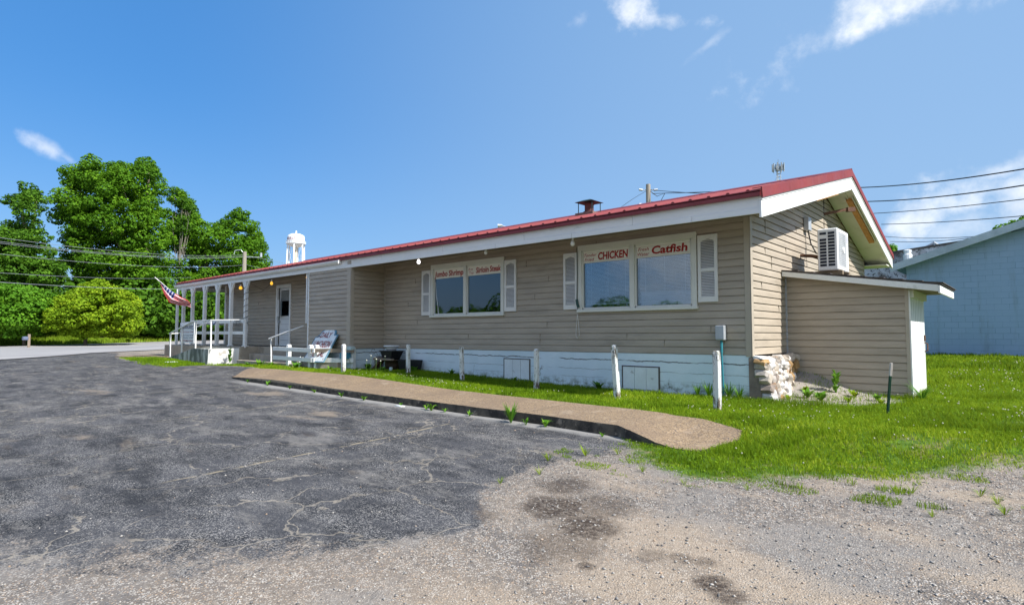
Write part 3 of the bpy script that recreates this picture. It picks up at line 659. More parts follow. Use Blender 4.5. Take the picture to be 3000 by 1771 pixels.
rf=m.build('roof',RED,rest)
m=MB(); m.hexa([(XL,YP-.16,roofz(YP-.16)+.028),(XE+.02,YP-.16,roofz(YP-.16)+.028),(XE+.02,YP,ZP+.055),(XL,YP,ZP+.055)],[(XL,YP-.16,roofz(YP-.16)+.034),(XE+.02,YP-.16,roofz(YP-.16)+.034),(XE+.02,YP,ZP+.062),(XL,YP,ZP+.062)])
m.hexa([(XL,YP,ZP+.055),(XE+.02,YP,ZP+.055),(XE+.02,YP+.16,roofz(YP+.16)+.028),(XL,YP+.16,roofz(YP+.16)+.028)],[(XL,YP,ZP+.062),(XE+.02,YP,ZP+.062),(XE+.02,YP+.16,roofz(YP+.16)+.034),(XL,YP+.16,roofz(YP+.16)+.034)])
m.build('ridge_cap',REDD,rf)
# eave drip trim (dark red) and rake trim
m=MB(); m.hexa([(XL,YF-.05,3.235),(XE,YF-.05,3.235),(XE,YF-.015,3.235),(XL,YF-.015,3.235)],[(XL,YF-.05,3.312),(XE,YF-.05,3.312),(XE,YF-.015,3.312),(XL,YF-.015,3.312)])
m.build('eave_trim',REDD,rf)
m=MB()
for y0,y1 in ((YF-.03,YP),(YP,YR+.05)):
    z0,z1=roofz(y0),roofz(y1)
    m.hexa([(XE+.004,y0,z0-.125),(XE+.034,y0,z0-.125),(XE+.034,y1,z1-.125),(XE+.004,y1,z1-.125)],[(XE+.004,y0,z0+.036),(XE+.022,y0,z0+.036),(XE+.022,y1,z1+.036),(XE+.004,y1,z1+.036)])
m.build('rake_trim',RED,rf)
m=MB()
for y0,y1 in ((YF-.03,YP),(YP,YR+.05)):
    z0,z1=roofz(y0),roofz(y1)
    m.hexa([(XE-.12,y0,z0+.026),(XE+.02,y0,z0+.026),(XE+.02,y1,z1+.026),(XE-.12,y1,z1+.026)],[(XE-.12,y0,z0+.038),(XE+.02,y0,z0+.038),(XE+.02,y1,z1+.038),(XE-.12,y1,z1+.038)])
m.build('rake_trim',RED,rf)
# fascia boards along the eave (two boards with butt joints)
m=MB(); cuts=[XL,-20.2,-15.9,-12.1,-9.0,-6.6,-4.1,-1.6,XE]
for a,b in zip(cuts[:-1],cuts[1:]):
    m.hexa([(a+.003,-1.135,ze(a)+.09),(b-.003,-1.135,ze(b)+.09),(b-.003,-1.11,ze(b)+.09),(a+.003,-1.11,ze(a)+.09)],[(a+.003,-1.14,3.245),(b-.003,-1.14,3.245),(b-.003,-1.11,3.245),(a+.003,-1.11,3.245)])
cuts=[XL,-18.5,-13.4,-9.9,-7.4,-4.9,-2.9,-.5,XE]
for a,b in zip(cuts[:-1],cuts[1:]):
    m.hexa([(a+.003,-1.15,ze(a)),(b-.003,-1.15,ze(b)),(b-.003,-1.12,ze(b)),(a+.003,-1.12,ze(a))],[(a+.003,-1.15,ze(a)+.088),(b-.003,-1.15,ze(b)+.088),(b-.003,-1.112,ze(b)+.088),(a+.003,-1.112,ze(a)+.088)])
m.build('fascia',FASC,rest,.003)
# rake boards
m=MB()
def rk(y0,y1,dz0,dz1,x0=XE-.035,x1=XE):
    z0,z1=roofz(y0),roofz(y1)
    m.hexa([(x0,y0,z0-dz1),(x1,y0,z0-dz1),(x1,y1,z1-dz1),(x0,y1,z1-dz1)],[(x0,y0,z0-dz0),(x1,y0,z0-dz0),(x1,y1,z1-dz0),(x0,y1,z1-dz0)])
rk(YF-.0,YP-.002,.165,.425); rk(YP+.002,YR,.165,.40)
m.build('rake_board',WHT,rest,.003)
m=MB(); rk(YF,YP-.002,.035,.162,XE-.035,XE+.012); rk(YP+.002,YR,.035,.162,XE-.035,XE+.012); m.build('rake_board',WHT,rest,.003)
# soffits
m=MB()
m.hexa([(0.02,YP,roofz(YP)-.36),(XE-.04,YP,roofz(YP)-.36),(XE-.04,YR,roofz(YR)-.36),(.02,YR,roofz(YR)-.36)],[(0.02,YP,roofz(YP)-.33),(XE-.04,YP,roofz(YP)-.33),(XE-.04,YR,roofz(YR)-.33),(.02,YR,roofz(YR)-.33)])
m.hexa([(0.02,YF+.05,roofz(YF+.05)-.31),(XE-.04,YF+.05,roofz(YF+.05)-.31),(XE-.04,YP,roofz(YP)-.36),(.02,YP,roofz(YP)-.36)],[(0.02,YF+.05,roofz(YF+.05)-.28),(XE-.04,YF+.05,roofz(YF+.05)-.28),(XE-.04,YP,roofz(YP)-.33),(.02,YP,roofz(YP)-.33)])
m.hexa([(X0,YB-.02,roofz(YR)-.36),(XE-.04,YB-.02,roofz(YR)-.36),(XE-.04,YR-.02,roofz(YR)-.37),(X0,YR-.02,roofz(YR)-.37)],[(X0,YB-.02,roofz(YR)-.33),(XE-.04,YB-.02,roofz(YR)-.33),(XE-.04,YR-.02,roofz(YR)-.33),(X0,YR-.02,roofz(YR)-.33)])
m.build('gable_soffit',SOF,rest)
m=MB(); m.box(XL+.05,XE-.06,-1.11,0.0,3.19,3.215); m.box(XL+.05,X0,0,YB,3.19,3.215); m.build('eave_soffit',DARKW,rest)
m=MB(); m.box(XL,XE-.1,YR-.03,YR,roofz(YR)-.37,roofz(YR)-.04); m.build('rear_fascia',WHT,rest)
# raw wood where the soffit has lost its strip, and the rotten bracket with a broken light channel
m=MB(); a,b=1.9,3.6; m.hexa([(XE-.05,a,roofz(a)-.44),(XE-.01,a,roofz(a)-.44),(XE-.01,b,roofz(b)-.445),(XE-.05,b,roofz(b)-.445)],[(XE-.05,a,roofz(a)-.426),(XE-.01,a,roofz(a)-.426),(XE-.01,b,roofz(b)-.426),(XE-.05,b,roofz(b)-.426)]); m.build('exposed_strip',RAWW,rest)
m=MB(); y0,y1=5.25,7.7
m.hexa([(.38,y0,roofz(y0)-.43),(.50,y0,roofz(y0)-.43),(.50,y1,roofz(y1)-.43),(.38,y1,roofz(y1)-.43)],[(.38,y0,roofz(y0)-.362),(.50,y0,roofz(y0)-.362),(.50,y1,roofz(y1)-.362),(.38,y1,roofz(y1)-.362)]); m.build('exposed_batten',RAWW,rest)
m=MB()
for xa in (.355,.515): m.hexa([(xa,y0-.1,roofz(y0)-.39),(xa+.02,y0-.1,roofz(y0)-.39),(xa+.02,y1,roofz(y1)-.40),(xa,y1,roofz(y1)-.40)],[(xa,y0-.1,roofz(y0)-.362),(xa+.02,y0-.1,roofz(y0)-.362),(xa+.02,y1,roofz(y1)-.362),(xa,y1,roofz(y1)-.362)])
m.hexa([(.40,YP,roofz(YP)-.385),(.425,YP,roofz(YP)-.385),(.425,y0,roofz(y0)-.385),(.40,y0,roofz(y0)-.385)],[(.40,YP,roofz(YP)-.362),(.425,YP,roofz(YP)-.362),(.425,y0,roofz(y0)-.362),(.40,y0,roofz(y0)-.362)])
m.build('soffit_batten',SOF,rest)
m=MB(); m.beam((.0,4.80,3.97),(.46,5.28,4.11),.05,.06); m.beam((.40,5.2,4.08),(.52,5.36,4.10),.08,.10); m.build('rotten_bracket',ROT,rest)
m=MB(); m.tube([(.012,4.78,3.97),(.02,4.78,4.3),(.2,4.5,4.42)],.009,6); m.tube([(.012,4.78,3.97),(.02,4.72,3.4),(.03,4.7,3.2)],.009,6); m.build('cable',WIRE,rest)
# gutter
m=MB()
prof=[(-1.152,3.235),(-1.152,3.15),(-1.20,3.15),(-1.245,3.20),(-1.25,3.243),(-1.238,3.243),(-1.232,3.205),(-1.195,3.162),(-1.16,3.162),(-1.16,3.235)]
m.hexa([(XL-.02,a,b) for a,b in prof],[(-10.9,a,b) for a,b in prof]); m.box(-10.9,-10.89,-1.25,-1.152,3.15,3.243); m.box(XL-.03,XL-.02,-1.25,-1.152,3.15,3.243)
m.build('gutter',WHT,rest)
m=MB(); m.box(-12.90,-12.84,-1.11,-1.05,1.5,3.15); m.build('downpipe',WHT,rest,.004)
# chimney
ch=MB(); ch.box(-6.05,-5.45,3.35,3.9,4.2,4.60); c=ch.build('chimney',pbr('chimney_brick',(.20,.12,.10),.9,.25,6,.4,30),rf)
m=MB(); m.lathe((-5.75,3.62,4.60),[(.17,0),(.17,.05),(.13,.06),(.13,.24),(.15,.25),(.15,.27)],16); m.build('flue',pbr('rusty_flue',(.13,.035,.03),.6,.3,8),c)
m=MB(); z=4.94
m.hexa([(-6.05,3.32,z-.03),(-5.45,3.32,z-.03),(-5.45,3.92,z-.03),(-6.05,3.92,z-.03)],[(-5.85,3.52,z+.05),(-5.65,3.52,z+.05),(-5.65,3.72,z+.05),(-5.85,3.72,z+.05)])
for a,b in ((-5.98,3.42),(-5.52,3.42),(-5.98,3.84),(-5.52,3.84)): m.tube([(a,b,4.60),(a,b,z-.03)],.012,6)
m.build('rain_cap',pbr('green_black_cap',(.02,.05,.045),.5,.2,5),c)
# ---- windows
def window(W,signs,seed):
    x0,x1,z0,z1=W; fy=-.055
    fr=MB(); sw=.095; th=.115; bh=.06
    fr.box(x0,x1,fy,.0,z1-th,z1); fr.box(x0-.015,x1+.015,fy-.03,0.,z0,z0+bh)
    xm=(x0+x1)/2-.01 ; mw=.048
    xl0,xr1=x0+sw,x1-sw
    fr.box(x0,xl0,fy,0.,z0+bh,z1-th); fr.box(xr1,x1,fy,0.,z0+bh,z1-th); fr.box(xm-mw,xm+mw,fy-.003,0.,z0+bh,z1-th)
    w=fr.build('window',WFR,rest,.004)
    # inner sash
    s=MB()
    for a,b in ((xl0,xm-mw),(xm+mw,xr1)):
        t=.028; s.box(a,b,-.03,.03,z1-th-t,z1-th); s.box(a,b,-.03,.03,z0+bh,z0+bh+t*1.3); s.box(a,a+t,-.03,.03,z0+bh,z1-th); s.box(b-t,b,-.03,.03,z0+bh,z1-th)
    s.build('sash',WFR,w,.002)
    gl=MB()
    for a,b in ((xl0,xm-mw),(xm+mw,xr1)): gl.box(a+.02,b-.02,.004,.008,z0+bh+.02,z1-th-.02)
    gl.build('pane',GLASS,w)
    bl=MB(); 
    for a,b in ((xl0+.06,xm-mw-.03),(xm+mw+.06,xr1-.03)):
        z=z0+bh+.12
        while z<z1-th-.26:
            bl.face((a,.045,z),(b,.045,z),(b,.058,z+.015),(a,.058,z+.015)); z+=.0265
        for k in (.12,.5,.88): xx=a+(b-a)*k; bl.box(xx-.003,xx+.003,.040,.043,z0+bh+.1,z1-th-.2)
        bl.box(a,b,.04,.065,z0+bh+.095,z0+bh+.115)
    bl.build('blind',BLIND,w)
    # low white curtain board behind the blind on one pane
    rm=MB(); rm.face((x0+.05,.9,z0),(x1-.05,.9,z0),(x1-.05,.9,z1),(x0+.05,.9,z1)); rm.face((x0+.05,.0,z0+.03),(x1-.05,.0,z0+.03),(x1-.05,.9,z0+.03),(x0+.05,.9,z0+.03)); rm.face((x0+.05,.0,z1-.03),(x0+.05,.9,z1-.03),(x1-.05,.9,z1-.03),(x1-.05,.0,z1-.03))
    rm.face((x0+.05,0,z0),(x0+.05,.9,z0),(x0+.05,.9,z1),(x0+.05,0,z1)); rm.face((x1-.05,0,z0),(x1-.05,0,z1),(x1-.05,.9,z1),(x1-.05,.9,z0)); rm.build('interior',INT,w)
    for (a,b),lines in zip(((xl0,xm-mw),(xm+mw,xr1)),signs):
        zs0,zs1=z1-th-.262,z1-th-.028
        bd=MB(); bd.box(a+.004,b-.004,-.016,.0,zs0,zs1); sg=bd.build('sign_panel',SIGNW,w)
        if seed==2:
            l=MB(); q=.028; t=.0025; A,B_,C,D_=a+q,b-q,zs0+q,zs1-q
            l.box(A,B_,-.0172,-.016,C,C+t); l.box(A,B_,-.0172,-.016,D_-t,D_); l.box(A,A+t,-.0172,-.016,C,D_); l.box(B_-t,B_,-.0172,-.016,C,D_)
            for p in (l,): o=l.build('border_line',LINE,w)
        for (body,fx,fz,fw,fh,bold,sh) in lines:
            text_obj(body,(a+(b-a)*fx,-.016,zs0+(zs1-zs0)*fz),(1,0,0),(0,0,1),(zs1-zs0)*fh,LETR,'lettering',w,bold=bold,shear=sh,thick=.003,fitw=(b-a)*fw)
    return w
w1=window(WIN1,[[("Jumbo",.03,.22,.43,.58,.028,.12),("Shrimp",.50,.22,.47,.58,.028,.12)],[("8 oz",.05,.56,.13,.27,.0,.25),("Top",.07,.18,.13,.27,.0,.25),("Sirloin",.27,.24,.37,.56,.028,.12),("Steak",.67,.26,.31,.56,.028,.12)]],1)
w2=window(WIN2,[[("Tender",.04,.56,.27,.26,.006,.3),("Fried",.05,.17,.21,.26,.006,.3),("CHICKEN",.34,.22,.61,.60,.036,.08)],[("Fresh",.06,.56,.20,.27,.006,.3),("Water",.05,.16,.22,.27,.006,.3),("Catfish",.31,.24,.62,.60,.034,.1)]],2)
bx=MB(); bx.box(-2.12,-1.05,.07,.10,1.74,1.99); bx.build('low_shelf',BLIND,w2)
# loose cord on the left pane of the first window
m=MB(); m.tube([(-8.17,-.0,2.55),(-8.14,-.0,2.2),(-8.07,-.0,1.9),(-8.05,-.0,1.68)],.006,5); m.build('blind_cord',WHT,w1)
def shutter(x0,x1,z0,z1):
    m=MB(); y=-.05; sw=.055; zm=z0+(z1-z0)*.48; rb=.10; rt=.09
    m.box(x0,x0+sw,y,-.012,z0,z1); m.box(x1-sw,x1,y,-.012,z0,z1); m.box(x0+sw,x1-sw,y,-.012,z0,z0+rb); m.box(x0+sw,x1-sw,y,-.012,zm-.03,zm+.03)
    # top rail with arched underside
    a,b=x0+sw,x1-sw; n=8; pts=[(a,z1),(a,z1-rt-.03)]
    for k in range(n+1): t=k/n; pts.append((a+(b-a)*t,z1-rt-.03+.045*math.sin(math.pi*t)))
    pts.append((b,z1)); m.prism([(p,y,q) for p,q in reversed(pts)],(0,.038,0))
    sh=m.build('shutter',SHUT,rest,.003)
    l=MB()
    for A,B in ((z0+rb,zm-.03),(zm+.03,z1-rt)):
        z=A+.006
        while z<B-.01:
            l.hexa([(a,y+.006,z),(b,y+.006,z),(b,y+.012,z),(a,y+.012,z)],[(a,y+.026,z+.022),(b,y+.026,z+.022),(b,y+.032,z+.022),(a,y+.032,z+.022)]); z+=.0285
    l.build('louvers',SHUT,sh)
    bk=MB(); bk.box(a-.01,b+.01,-.018,-.013,z0+.02,z1-.02); bk.build('backing',LOUV,sh)
shutter(-3.925,-3.567,1.695,2.897); shutter(-.908,-.55,1.748,2.952); shutter(-8.69,-8.33,1.668,2.872); shutter(-5.653,-5.289,1.70,2.903)
# ---- door in the porch wall
df=MB(); df.box(-17.03,-16.93,-.05,.02,.73,2.95); df.box(-16.03,-15.94,-.05,.02,.73,2.95); df.box(-16.93,-16.03,-.05,.02,2.84,2.95); df.box(-16.93,-16.03,-.02,.1,.73,.76)
dr=df.build('door',WHT,rest,.004)
l=MB(); l.box(-16.93,-16.03,.05,.09,.76,2.84); l.build('door_leaf',DOORW,dr)
l=MB()
for z in (.95,1.14,1.33,1.52,1.70): l.box(-16.82,-16.12,.044,.05,z,z+.006)
l.build('panel_grooves',LINE,dr)
l=MB(); l.box(-16.80,-16.12,.038,.05,1.82,2.74); l.build('door_window',INT,dr)
l=MB(); l.box(-16.78,-16.14,.03,.036,1.84,2.72); l.build('door_glass',GLASS,dr)
l=MB(); l.box(-16.78,-16.14,.022,.030,2.36,2.72); l.build('lace_curtain',pbr('lace',(.22,.23,.22),.9,.3,30),dr)
l=MB(); a=(-16.93,-.02);
for q in ((1.80,1.84),(2.36,2.40)): l.beam((-16.87,-.045,sum(q)/2),(-16.58,-.16,sum(q)/2),.03,.04)
l.beam((-16.87,-.045,1.80),(-16.87,-.045,2.40),.03,.03); l.beam((-16.58,-.16,1.80),(-16.58,-.16,2.40),.03,.03); l.build('screen_frame',WHT,dr)
l=MB(); l.hexa([(-16.87,-.045,1.82),(-16.58,-.16,1.82),(-16.58,-.155,1.82),(-16.87,-.04,1.82)],[(-16.87,-.045,2.38),(-16.58,-.16,2.38),(-16.58,-.155,2.38),(-16.87,-.04,2.38)]); l.build('screen_panel',INT,dr)
l=MB(); l.tube([(-16.86,.05,1.62),(-16.86,-.03,1.62)],.03,10); l.build('knob',GALV,dr)
m=MB(); m.box(-17.5,-15.6,-.6,-.03,.735,.75); m.build('door_mat',BLACKP,rest)
# ---- porch: floor, posts, rails
FZ=.735
m=MB(); m.hexa([(-24.2,-1.45,0),(-17.0,-1.30,0),(-16.8,-.75,0),(-12.68,-.72,0),(-12.68,0,0),(-24.2,0,0)],[(-24.2,-1.45,FZ-.02),(-17.0,-1.30,FZ-.01),(-16.8,-.75,FZ),(-12.68,-.72,FZ),(-12.68,0,FZ),(-24.2,0,FZ)])
m.box(-24.2,X0-.02,0,7,0,FZ-.01); m.build('porch_floor',CONC,rest,.01)
def post(x,y,zb_,w=.115,braces=True,b2=False):
    m=MB(); zt=ze(x)+.02; m.box(x-w/2,x+w/2,y-w/2,y+w/2,zb_+.03,zt); m.box(x-w*.75,x+w*.75,y-w*.75,y+w*.75,zb_,zb_+.035)
    if braces:
        for s in (-1,1): m.beam((x+s*.035,y,zt-.33),(x+s*.22,y,zt-.02),.06,.07,(0,1,0))
    if b2:
        m.beam((x,y+.05,zt-.55),(x,y+.5,zt-.02),.08,.08,(1,0,0))
    return m.build('porch_post',WHT,rest,.006)
for x in (-17.03,-18.27,-19.5,-20.75,-22.03,-23.05): post(x,-1.13,FZ)
post(-23.42,-1.25,.25,.09,False)
post(-23.3,.9,FZ,.11,True,True); post(-23.3,3.2,FZ,.11,True,True)
m=MB()
for z in (1.22,1.62):
    m.beam((-23.1,-1.07,z),(-17.05,-1.07,z-.01 if z<1.5 else z),.035,.11)
m.beam((-23.3,-1.07,1.62),(-23.3,3.2,1.62),.035,.11); m.beam((-23.3,-1.07,1.22),(-23.3,3.2,1.22),.035,.11)
m.build('porch_rail',WHT,rest,.004)
m=MB(); m.beam((-23.35,-1.1,3.10),(-23.35,7.5,3.10),.06,.16); m.build('porch_beam',WHT,rest)
# wires wound round posts and hanging loops
m=MB()
pts=[(-17.03+.075*math.cos(t*2.2),-1.13+.075*math.sin(t*2.2),1.55+t*.075) for t in np.arange(0,18,.25)]; m.tube(pts,.007,5)
for k in range(4):
    c=-17.6-.12*k; m.tube([(c+.13*math.cos(a),-1.10,1.60+.09*math.sin(a)-.04) for a in np.linspace(0,6.28,14)],.006,4)
m.tube([(-17.0,-1.0,2.95),(-16.2,-.9,2.68),(-15.4,-.9,2.98)],.006,4); m.tube([(-17.0,-1.0,2.6),(-16.4,-.9,2.62),(-15.4,-.9,2.95)],.005,4)
m.build('string_cable',WIRE,rest)
m=MB(); m.tube([(-19.45,-1.2,1.62),(-19.6,-1.23,1.5),(-19.8,-1.2,1.62),(-19.9,-1.2,1.4)],.014,5); m.tube([(-23.2,-1.0,2.35),(-21.5,-.6,2.75),(-20.2,-.2,2.78)],.008,4); m.build('blue_cord',pbr('blue_rope',(.02,.05,.25),.7,.1,4),rest)
# cable with plug hanging at the second window, loop below
m=MB(); m.tube([(-3.55,-.07,3.0),(-3.54,-.075,2.4),(-3.56,-.07,1.85)],.007,5); m.tube([(-3.56,-.07,1.9),(-3.53,-.09,1.8),(-3.50,-.09,1.73)],.028,6); m.build('hanging_cable',pbr('dark_green_cable',(.02,.07,.06),.5,.1,5),rest)
m=MB(); m.tube([(-3.56,-.05,1.58),(-3.585,-.05,1.35),(-3.60,-.05,1.15),(-3.56,-.05,1.09),(-3.51,-.05,1.15),(-3.53,-.05,1.4),(-3.56,-.05,1.6)],.0045,4); m.build('loose_string',WHT,rest)
# wiring on the gable and electrical boxes
m=MB(); m.box(.02,.12,3.12,3.32,3.36,3.64); o=m.build('junction_box',GALV,rest,.006)
m=MB(); m.tube([(.07,3.25,3.36),(.10,3.3,3.1),(.25,3.1,2.85),(.45,2.9,2.78)],.014,6); m.tube([(.03,3.22,3.36),(.03,3.2,3.0),(.03,3.25,2.6)],.004,4); m.build('cable',WIRE,rest)
m=MB(); m.tube([(.0,2.86,2.80),(.2,2.88,2.78),(.46,2.9,2.72)],[.03,.035,.035],8); m.build('insulated_line',ROT,rest)
m=MB(); m.box(-.56,-.42,-.14,-.02,1.075,1.33); o=m.build('meter_box',GALV,rest,.008)
m=MB(); m.box(-.565,-.415,-.15,-.142,1.09,1.325); m.build('cover',GALV,o,.004)
m=MB(); m.tube([(-.49,-.07,1.08),(-.49,-.07,.85)],.022,8); m.tube([(-.49,-.07,.85),(-.47,-.05,.0)],.016,8); m.build('conduit',TEAL,rest)
# ---- stone pier under the gable corner: rough stones, one mesh
def stones():
    # rubble wall face on x from .05 to .4; y 0 -> 1.8
    cols=[(.54,.51,.47),(.42,.38,.34),(.38,.24,.11),(.47,.41,.34),(.22,.18,.15),(.58,.56,.54)]
    core=MB(); core.hexa([(-.05,-.02,-.2),(.30,.02,-.2),(.12,1.84,-.2),(-.05,1.84,-.2)],[(-.05,-.02,.78),(.05,.0,.80),(.05,1.84,.74),(-.05,1.84,.74)])
    sm=[pbr('rubble_stone_%s'%n,c,.9,.22,5,.7,18,dirt=(.34,.19,.08),dscale=3.5,dthr=(.60,.70),dirt2=(.22,.20,.18),d2=(.64,.7),d2s=9) for n,c in zip(('white','pale','ochre','cream','brown','chalk'),cols)]
    pier=core.build('stone_footing',sm[4],rest)
    rr=random.Random(5)
    z=.0
    V=[];F=[]; rows=[(-.03,.14),(.09,.14),(.21,.14),(.33,.14),(.45,.14),(.57,.13),(.67,.10)]
    for ri,(z0,h) in enumerate(rows):
        y=-.04+rr.uniform(-.03,.02)
        while y<1.82:
            w=rr.uniform(.10,.28)
            if ri<4 and y+w/2>1.86: break
            cx=.10+.16*(1-z0/.75)*(1-y/2.2)+rr.uniform(-.03,.04); c=np.array([cx,y+w/2,z0+h/2+rr.uniform(-.02,.02)])
            s=np.array([.13,w*.56,h*.66]); cx0=1
            n=26; P=[]
            # irregular convex-ish stone from jittered sphere points
            nu,nv=rr.choice([5,6]),4
            ang=rr.uniform(-.9,.9)
            m=MB(); ring=[]
            for a in range(nv+1):
                th=math.pi*a/nv
                for b in range(nu):
                    ph=2*math.pi*b/nu; r=rr.uniform(.55,1.2)
                    q=np.array([math.sin(th)*math.cos(ph),math.sin(th)*math.sin(ph),math.cos(th)])*r
                    q=np.sign(q)*np.abs(q)**.55
                    q=q*s; q=np.array([q[0],q[1]*math.cos(ang)-q[2]*math.sin(ang),q[1]*math.sin(ang)+q[2]*math.cos(ang)])
                    m.v.append(tuple(c+q))
            for a in range(nv):
                for b in range(nu):
                    b2=(b+1)%nu; m.f.append((a*nu+b,(a+1)*nu+b,(a+1)*nu+b2,a*nu+b2))
            mt=sm[rr.choice([0,0,1,3,3,5,5,2,4])]
            if 2<=ri<=5 and y>1.45: mt=sm[rr.choice([3,2])]
            m.build('stone',mt,pier,.008)
            y+=w*rr.uniform(.92,1.02)
    m=MB(); m.hexa([(.0,.0,.765),(.20,-.06,.765),(.12,1.6,.70),(.0,1.7,.70)],[(.0,.0,.82),(.10,-.02,.80),(.08,1.6,.735),(.0,1.7,.75)]); m.build('mortar_cap',WHT,pier)
stones()
# ---- lean-to shed
SY=1.847; SX=1.985
shed=thing('storage_shed',(1.,2.8,0),'tan sided lean-to shed with white door built against the gable wall','shed')
def sroof(x): return 2.36-(x-.03)*.158+.0
m=MB()
# siding with rising bottom at the left and clipped top
k=0
def sbot(x): return float(np.interp(x,[0,.14,.67,1.0,1.42,1.97],[.62,.50,.33,.20,.07,.06]))
for k in range(22):
    za=.07+(k)*CR-.02; zb_=za+CR
    # end x at top clipped by roof slope and start x by bottom slope
    def xr(z): return min(SX,max(0,.03+(2.30-z)/.158))
    def xl(z):
        for xx in np.linspace(0,SX,80):
            if sbot(xx)<=z: return xx
        return SX
    l0=xl(za+.06);r0,r1=xr(za),xr(zb_)
    if r0-l0<.05: continue
    l1=xl(zb_+.02) if l0>0 else 0; l1=min(l1,l0)
    zc=zb_-CR*.3; f=.7; rc=r0+(r1-r0)*f; lc=l0+(l1-l0)*f
    zg=za+.011; m.face((l0,SY+.012,za),(r0,SY+.012,za),(r0,SY+.012,zg),(l0,SY+.012,zg)); m.face((l0,SY+.012,zg),(r0,SY+.012,zg),(r0,SY-.018,zg),(l0,SY-.018,zg)); m.face((l0,SY-.018,zg),(r0,SY-.018,zg),(rc,SY-.01,zc),(lc,SY-.01,zc)); m.face((l1,SY,zb_),(r1,SY,zb_),(r1,SY+.012,zb_),(l1,SY+.012,zb_)); m.face((lc,SY-.01,zc),(rc,SY-.01,zc),(r1,SY,zb_),(l1,SY,zb_))
m.build('wall',SID,shed)
m=MB(); m.box(-.0,SX,SY+.03,SY+.06,.0,1.95); m.box(0,.3,SY+.03,SY+.06,1.9,2.25); m.build('wall',LOUV,shed)
m=MB(); m.box(.0,.035,SY-.03,SY,.60,2.33); m.build('corner_trim',GALV,shed); m=MB(); m.box(SX-.055,SX,SY-.022,SY,.05,2.02); m.build('corner_trim',SIDT,shed)
YD=3.46
m=MB(); m.face((0,YD,.0),(SX,YD,.0),(SX,YD,2.0),(0,YD,2.3)); m.build('wall',SID,shed)
# door side (faces +x)
m=MB(); m.box(SX-.01,SX+.02,SY-.02,YD,.02,2.02); d=m.build('door',WHT,shed)
m=MB()
for y in np.arange(SY+.12,YD,.2): m.box(SX+.02,SX+.0215,y,y+.008,.1,1.9)
m.build('board_grooves',LINE,d)
m=MB(); m.tube([(SX+.02,3.36,1.02),(SX+.07,3.36,1.00),(SX+.07,3.36,.88),(SX+.02,3.36,.85)],.012,6); m.box(SX+.02,SX+.04,3.32,3.40,1.05,1.16); m.build('handle',ROT,d)
m=MB(); m.box(SX,SX+.07,SY+.0,YD,1.80,1.93); m.build('header',SOF,shed)
# roof
m=MB(); x0,x1=.02,2.47; y0,y1=1.60,3.72
m.hexa([(x0,y0,sroof(x0)+.01),(x1,y0,sroof(x1)+.01),(x1,y1,sroof(x1)+.01),(x0,y1,sroof(x0)+.01)],[(x0,y0,sroof(x0)+.03),(x1,y0,sroof(x1)+.03),(x1,y1,sroof(x1)+.03),(x0,y1,sroof(x0)+.03)])
r=m.build('roof',pbr('old_shingle',(.10,.085,.08),.95,.3,6,.7,40),shed)
m=MB()
for k in range(9):
    a=x0+(x1-x0)*k/9; b=a+(x1-x0)/9+.02; m.hexa([(a,y0-.015,sroof(a)+.028),(b,y0-.015,sroof(b)+.038),(b,y1,sroof(b)+.038),(a,y1,sroof(a)+.028)],[(a,y0-.015,sroof(a)+.034),(b,y0-.015,sroof(b)+.05),(b,y1,sroof(b)+.05),(a,y1,sroof(a)+.034)])
m.build('shingles',pbr('old_shingle',(.1,.1,.1)),r)
m=MB(); m.hexa([(x0,y0-.0,sroof(x0)-.085),(x1-.05,y0,sroof(x1)-.10),(x1-.05,y0+.03,sroof(x1)-.10),(x0,y0+.03,sroof(x0)-.085)],[(x0,y0,sroof(x0)+.008),(x1-.05,y0,sroof(x1)+.008),(x1-.05,y0+.03,sroof(x1)+.008),(x0,y0+.03,sroof(x0)+.008)])
m.hexa([(x1-.05,y0-.01,sroof(x1)-.13),(x1-.02,y0-.01,sroof(x1)-.13),(x1-.02,y1,sroof(x1)-.13),(x1-.05,y1,sroof(x1)-.13)],[(x1-.05,y0-.01,sroof(x1)+.0),(x1-.02,y0-.01,sroof(x1)+.0),(x1-.02,y1,sroof(x1)),(x1-.05,y1,sroof(x1))])
m.build('fascia',WHT,shed,.004)
m=MB(); m.box(SX,x1-.05,SY-.2,y1-.05,1.93,1.945); m.build('soffit',DARKW,shed)
# ---- air conditioner on the shed roof
ac=thing('air_conditioner',(.7,2.7,2.3),'white outdoor condenser unit standing on the shed roof against the gable','air conditioner')
ax0,ax1,ay0,ay1,az0,az1=.47,.83,2.32,3.16,2.405,3.215
m=MB(); m.box(ax0,ax1,ay0,ay1,az0,az1); m.build('casing',ACW,ac,.018)
m=MB()
for c in range(2):
    for k in range(11):
        if c==0 and k==1: continue
        a=ax0+.045+c*.145; z=az1-.115-k*.0615; m.box(a,a+.115,ay0-.004,ay0+.002,z,z+.046)
m.build('side_louvers',ACD,ac)
m=MB(); m.box(ax1-.001,ax1+.003,ay0+.08,ay1-.22,az0+.10,az1-.08); m.build('coil',pbr('condenser_grey_coil',(.30,.33,.36),.6,.3,30),ac)
m=MB()
for z in np.arange(az0+.08,az1-.06,.036): m.tube([(ax1+.012,ay0+.06,z),(ax1+.02,(ay0+ay1)/2-.08,z),(ax1+.012,ay1-.2,z)],.004,4)
for y in np.arange(ay0+.07,ay1-.2,.07): m.tube([(ax1+.016,y,az0+.08),(ax1+.016,y,az1-.07)],.0035,4)
m.build('fan_grille',ACW,ac)
cx,cy,cz=ax1+.024,(ay0+ay1)/2-.07,(az0+az1)/2
m=MB(); m.tube([(ax1+.003,cy,cz),(ax1+.03,cy,cz)],.06,14); m.build('fan_hub',ACW,ac)
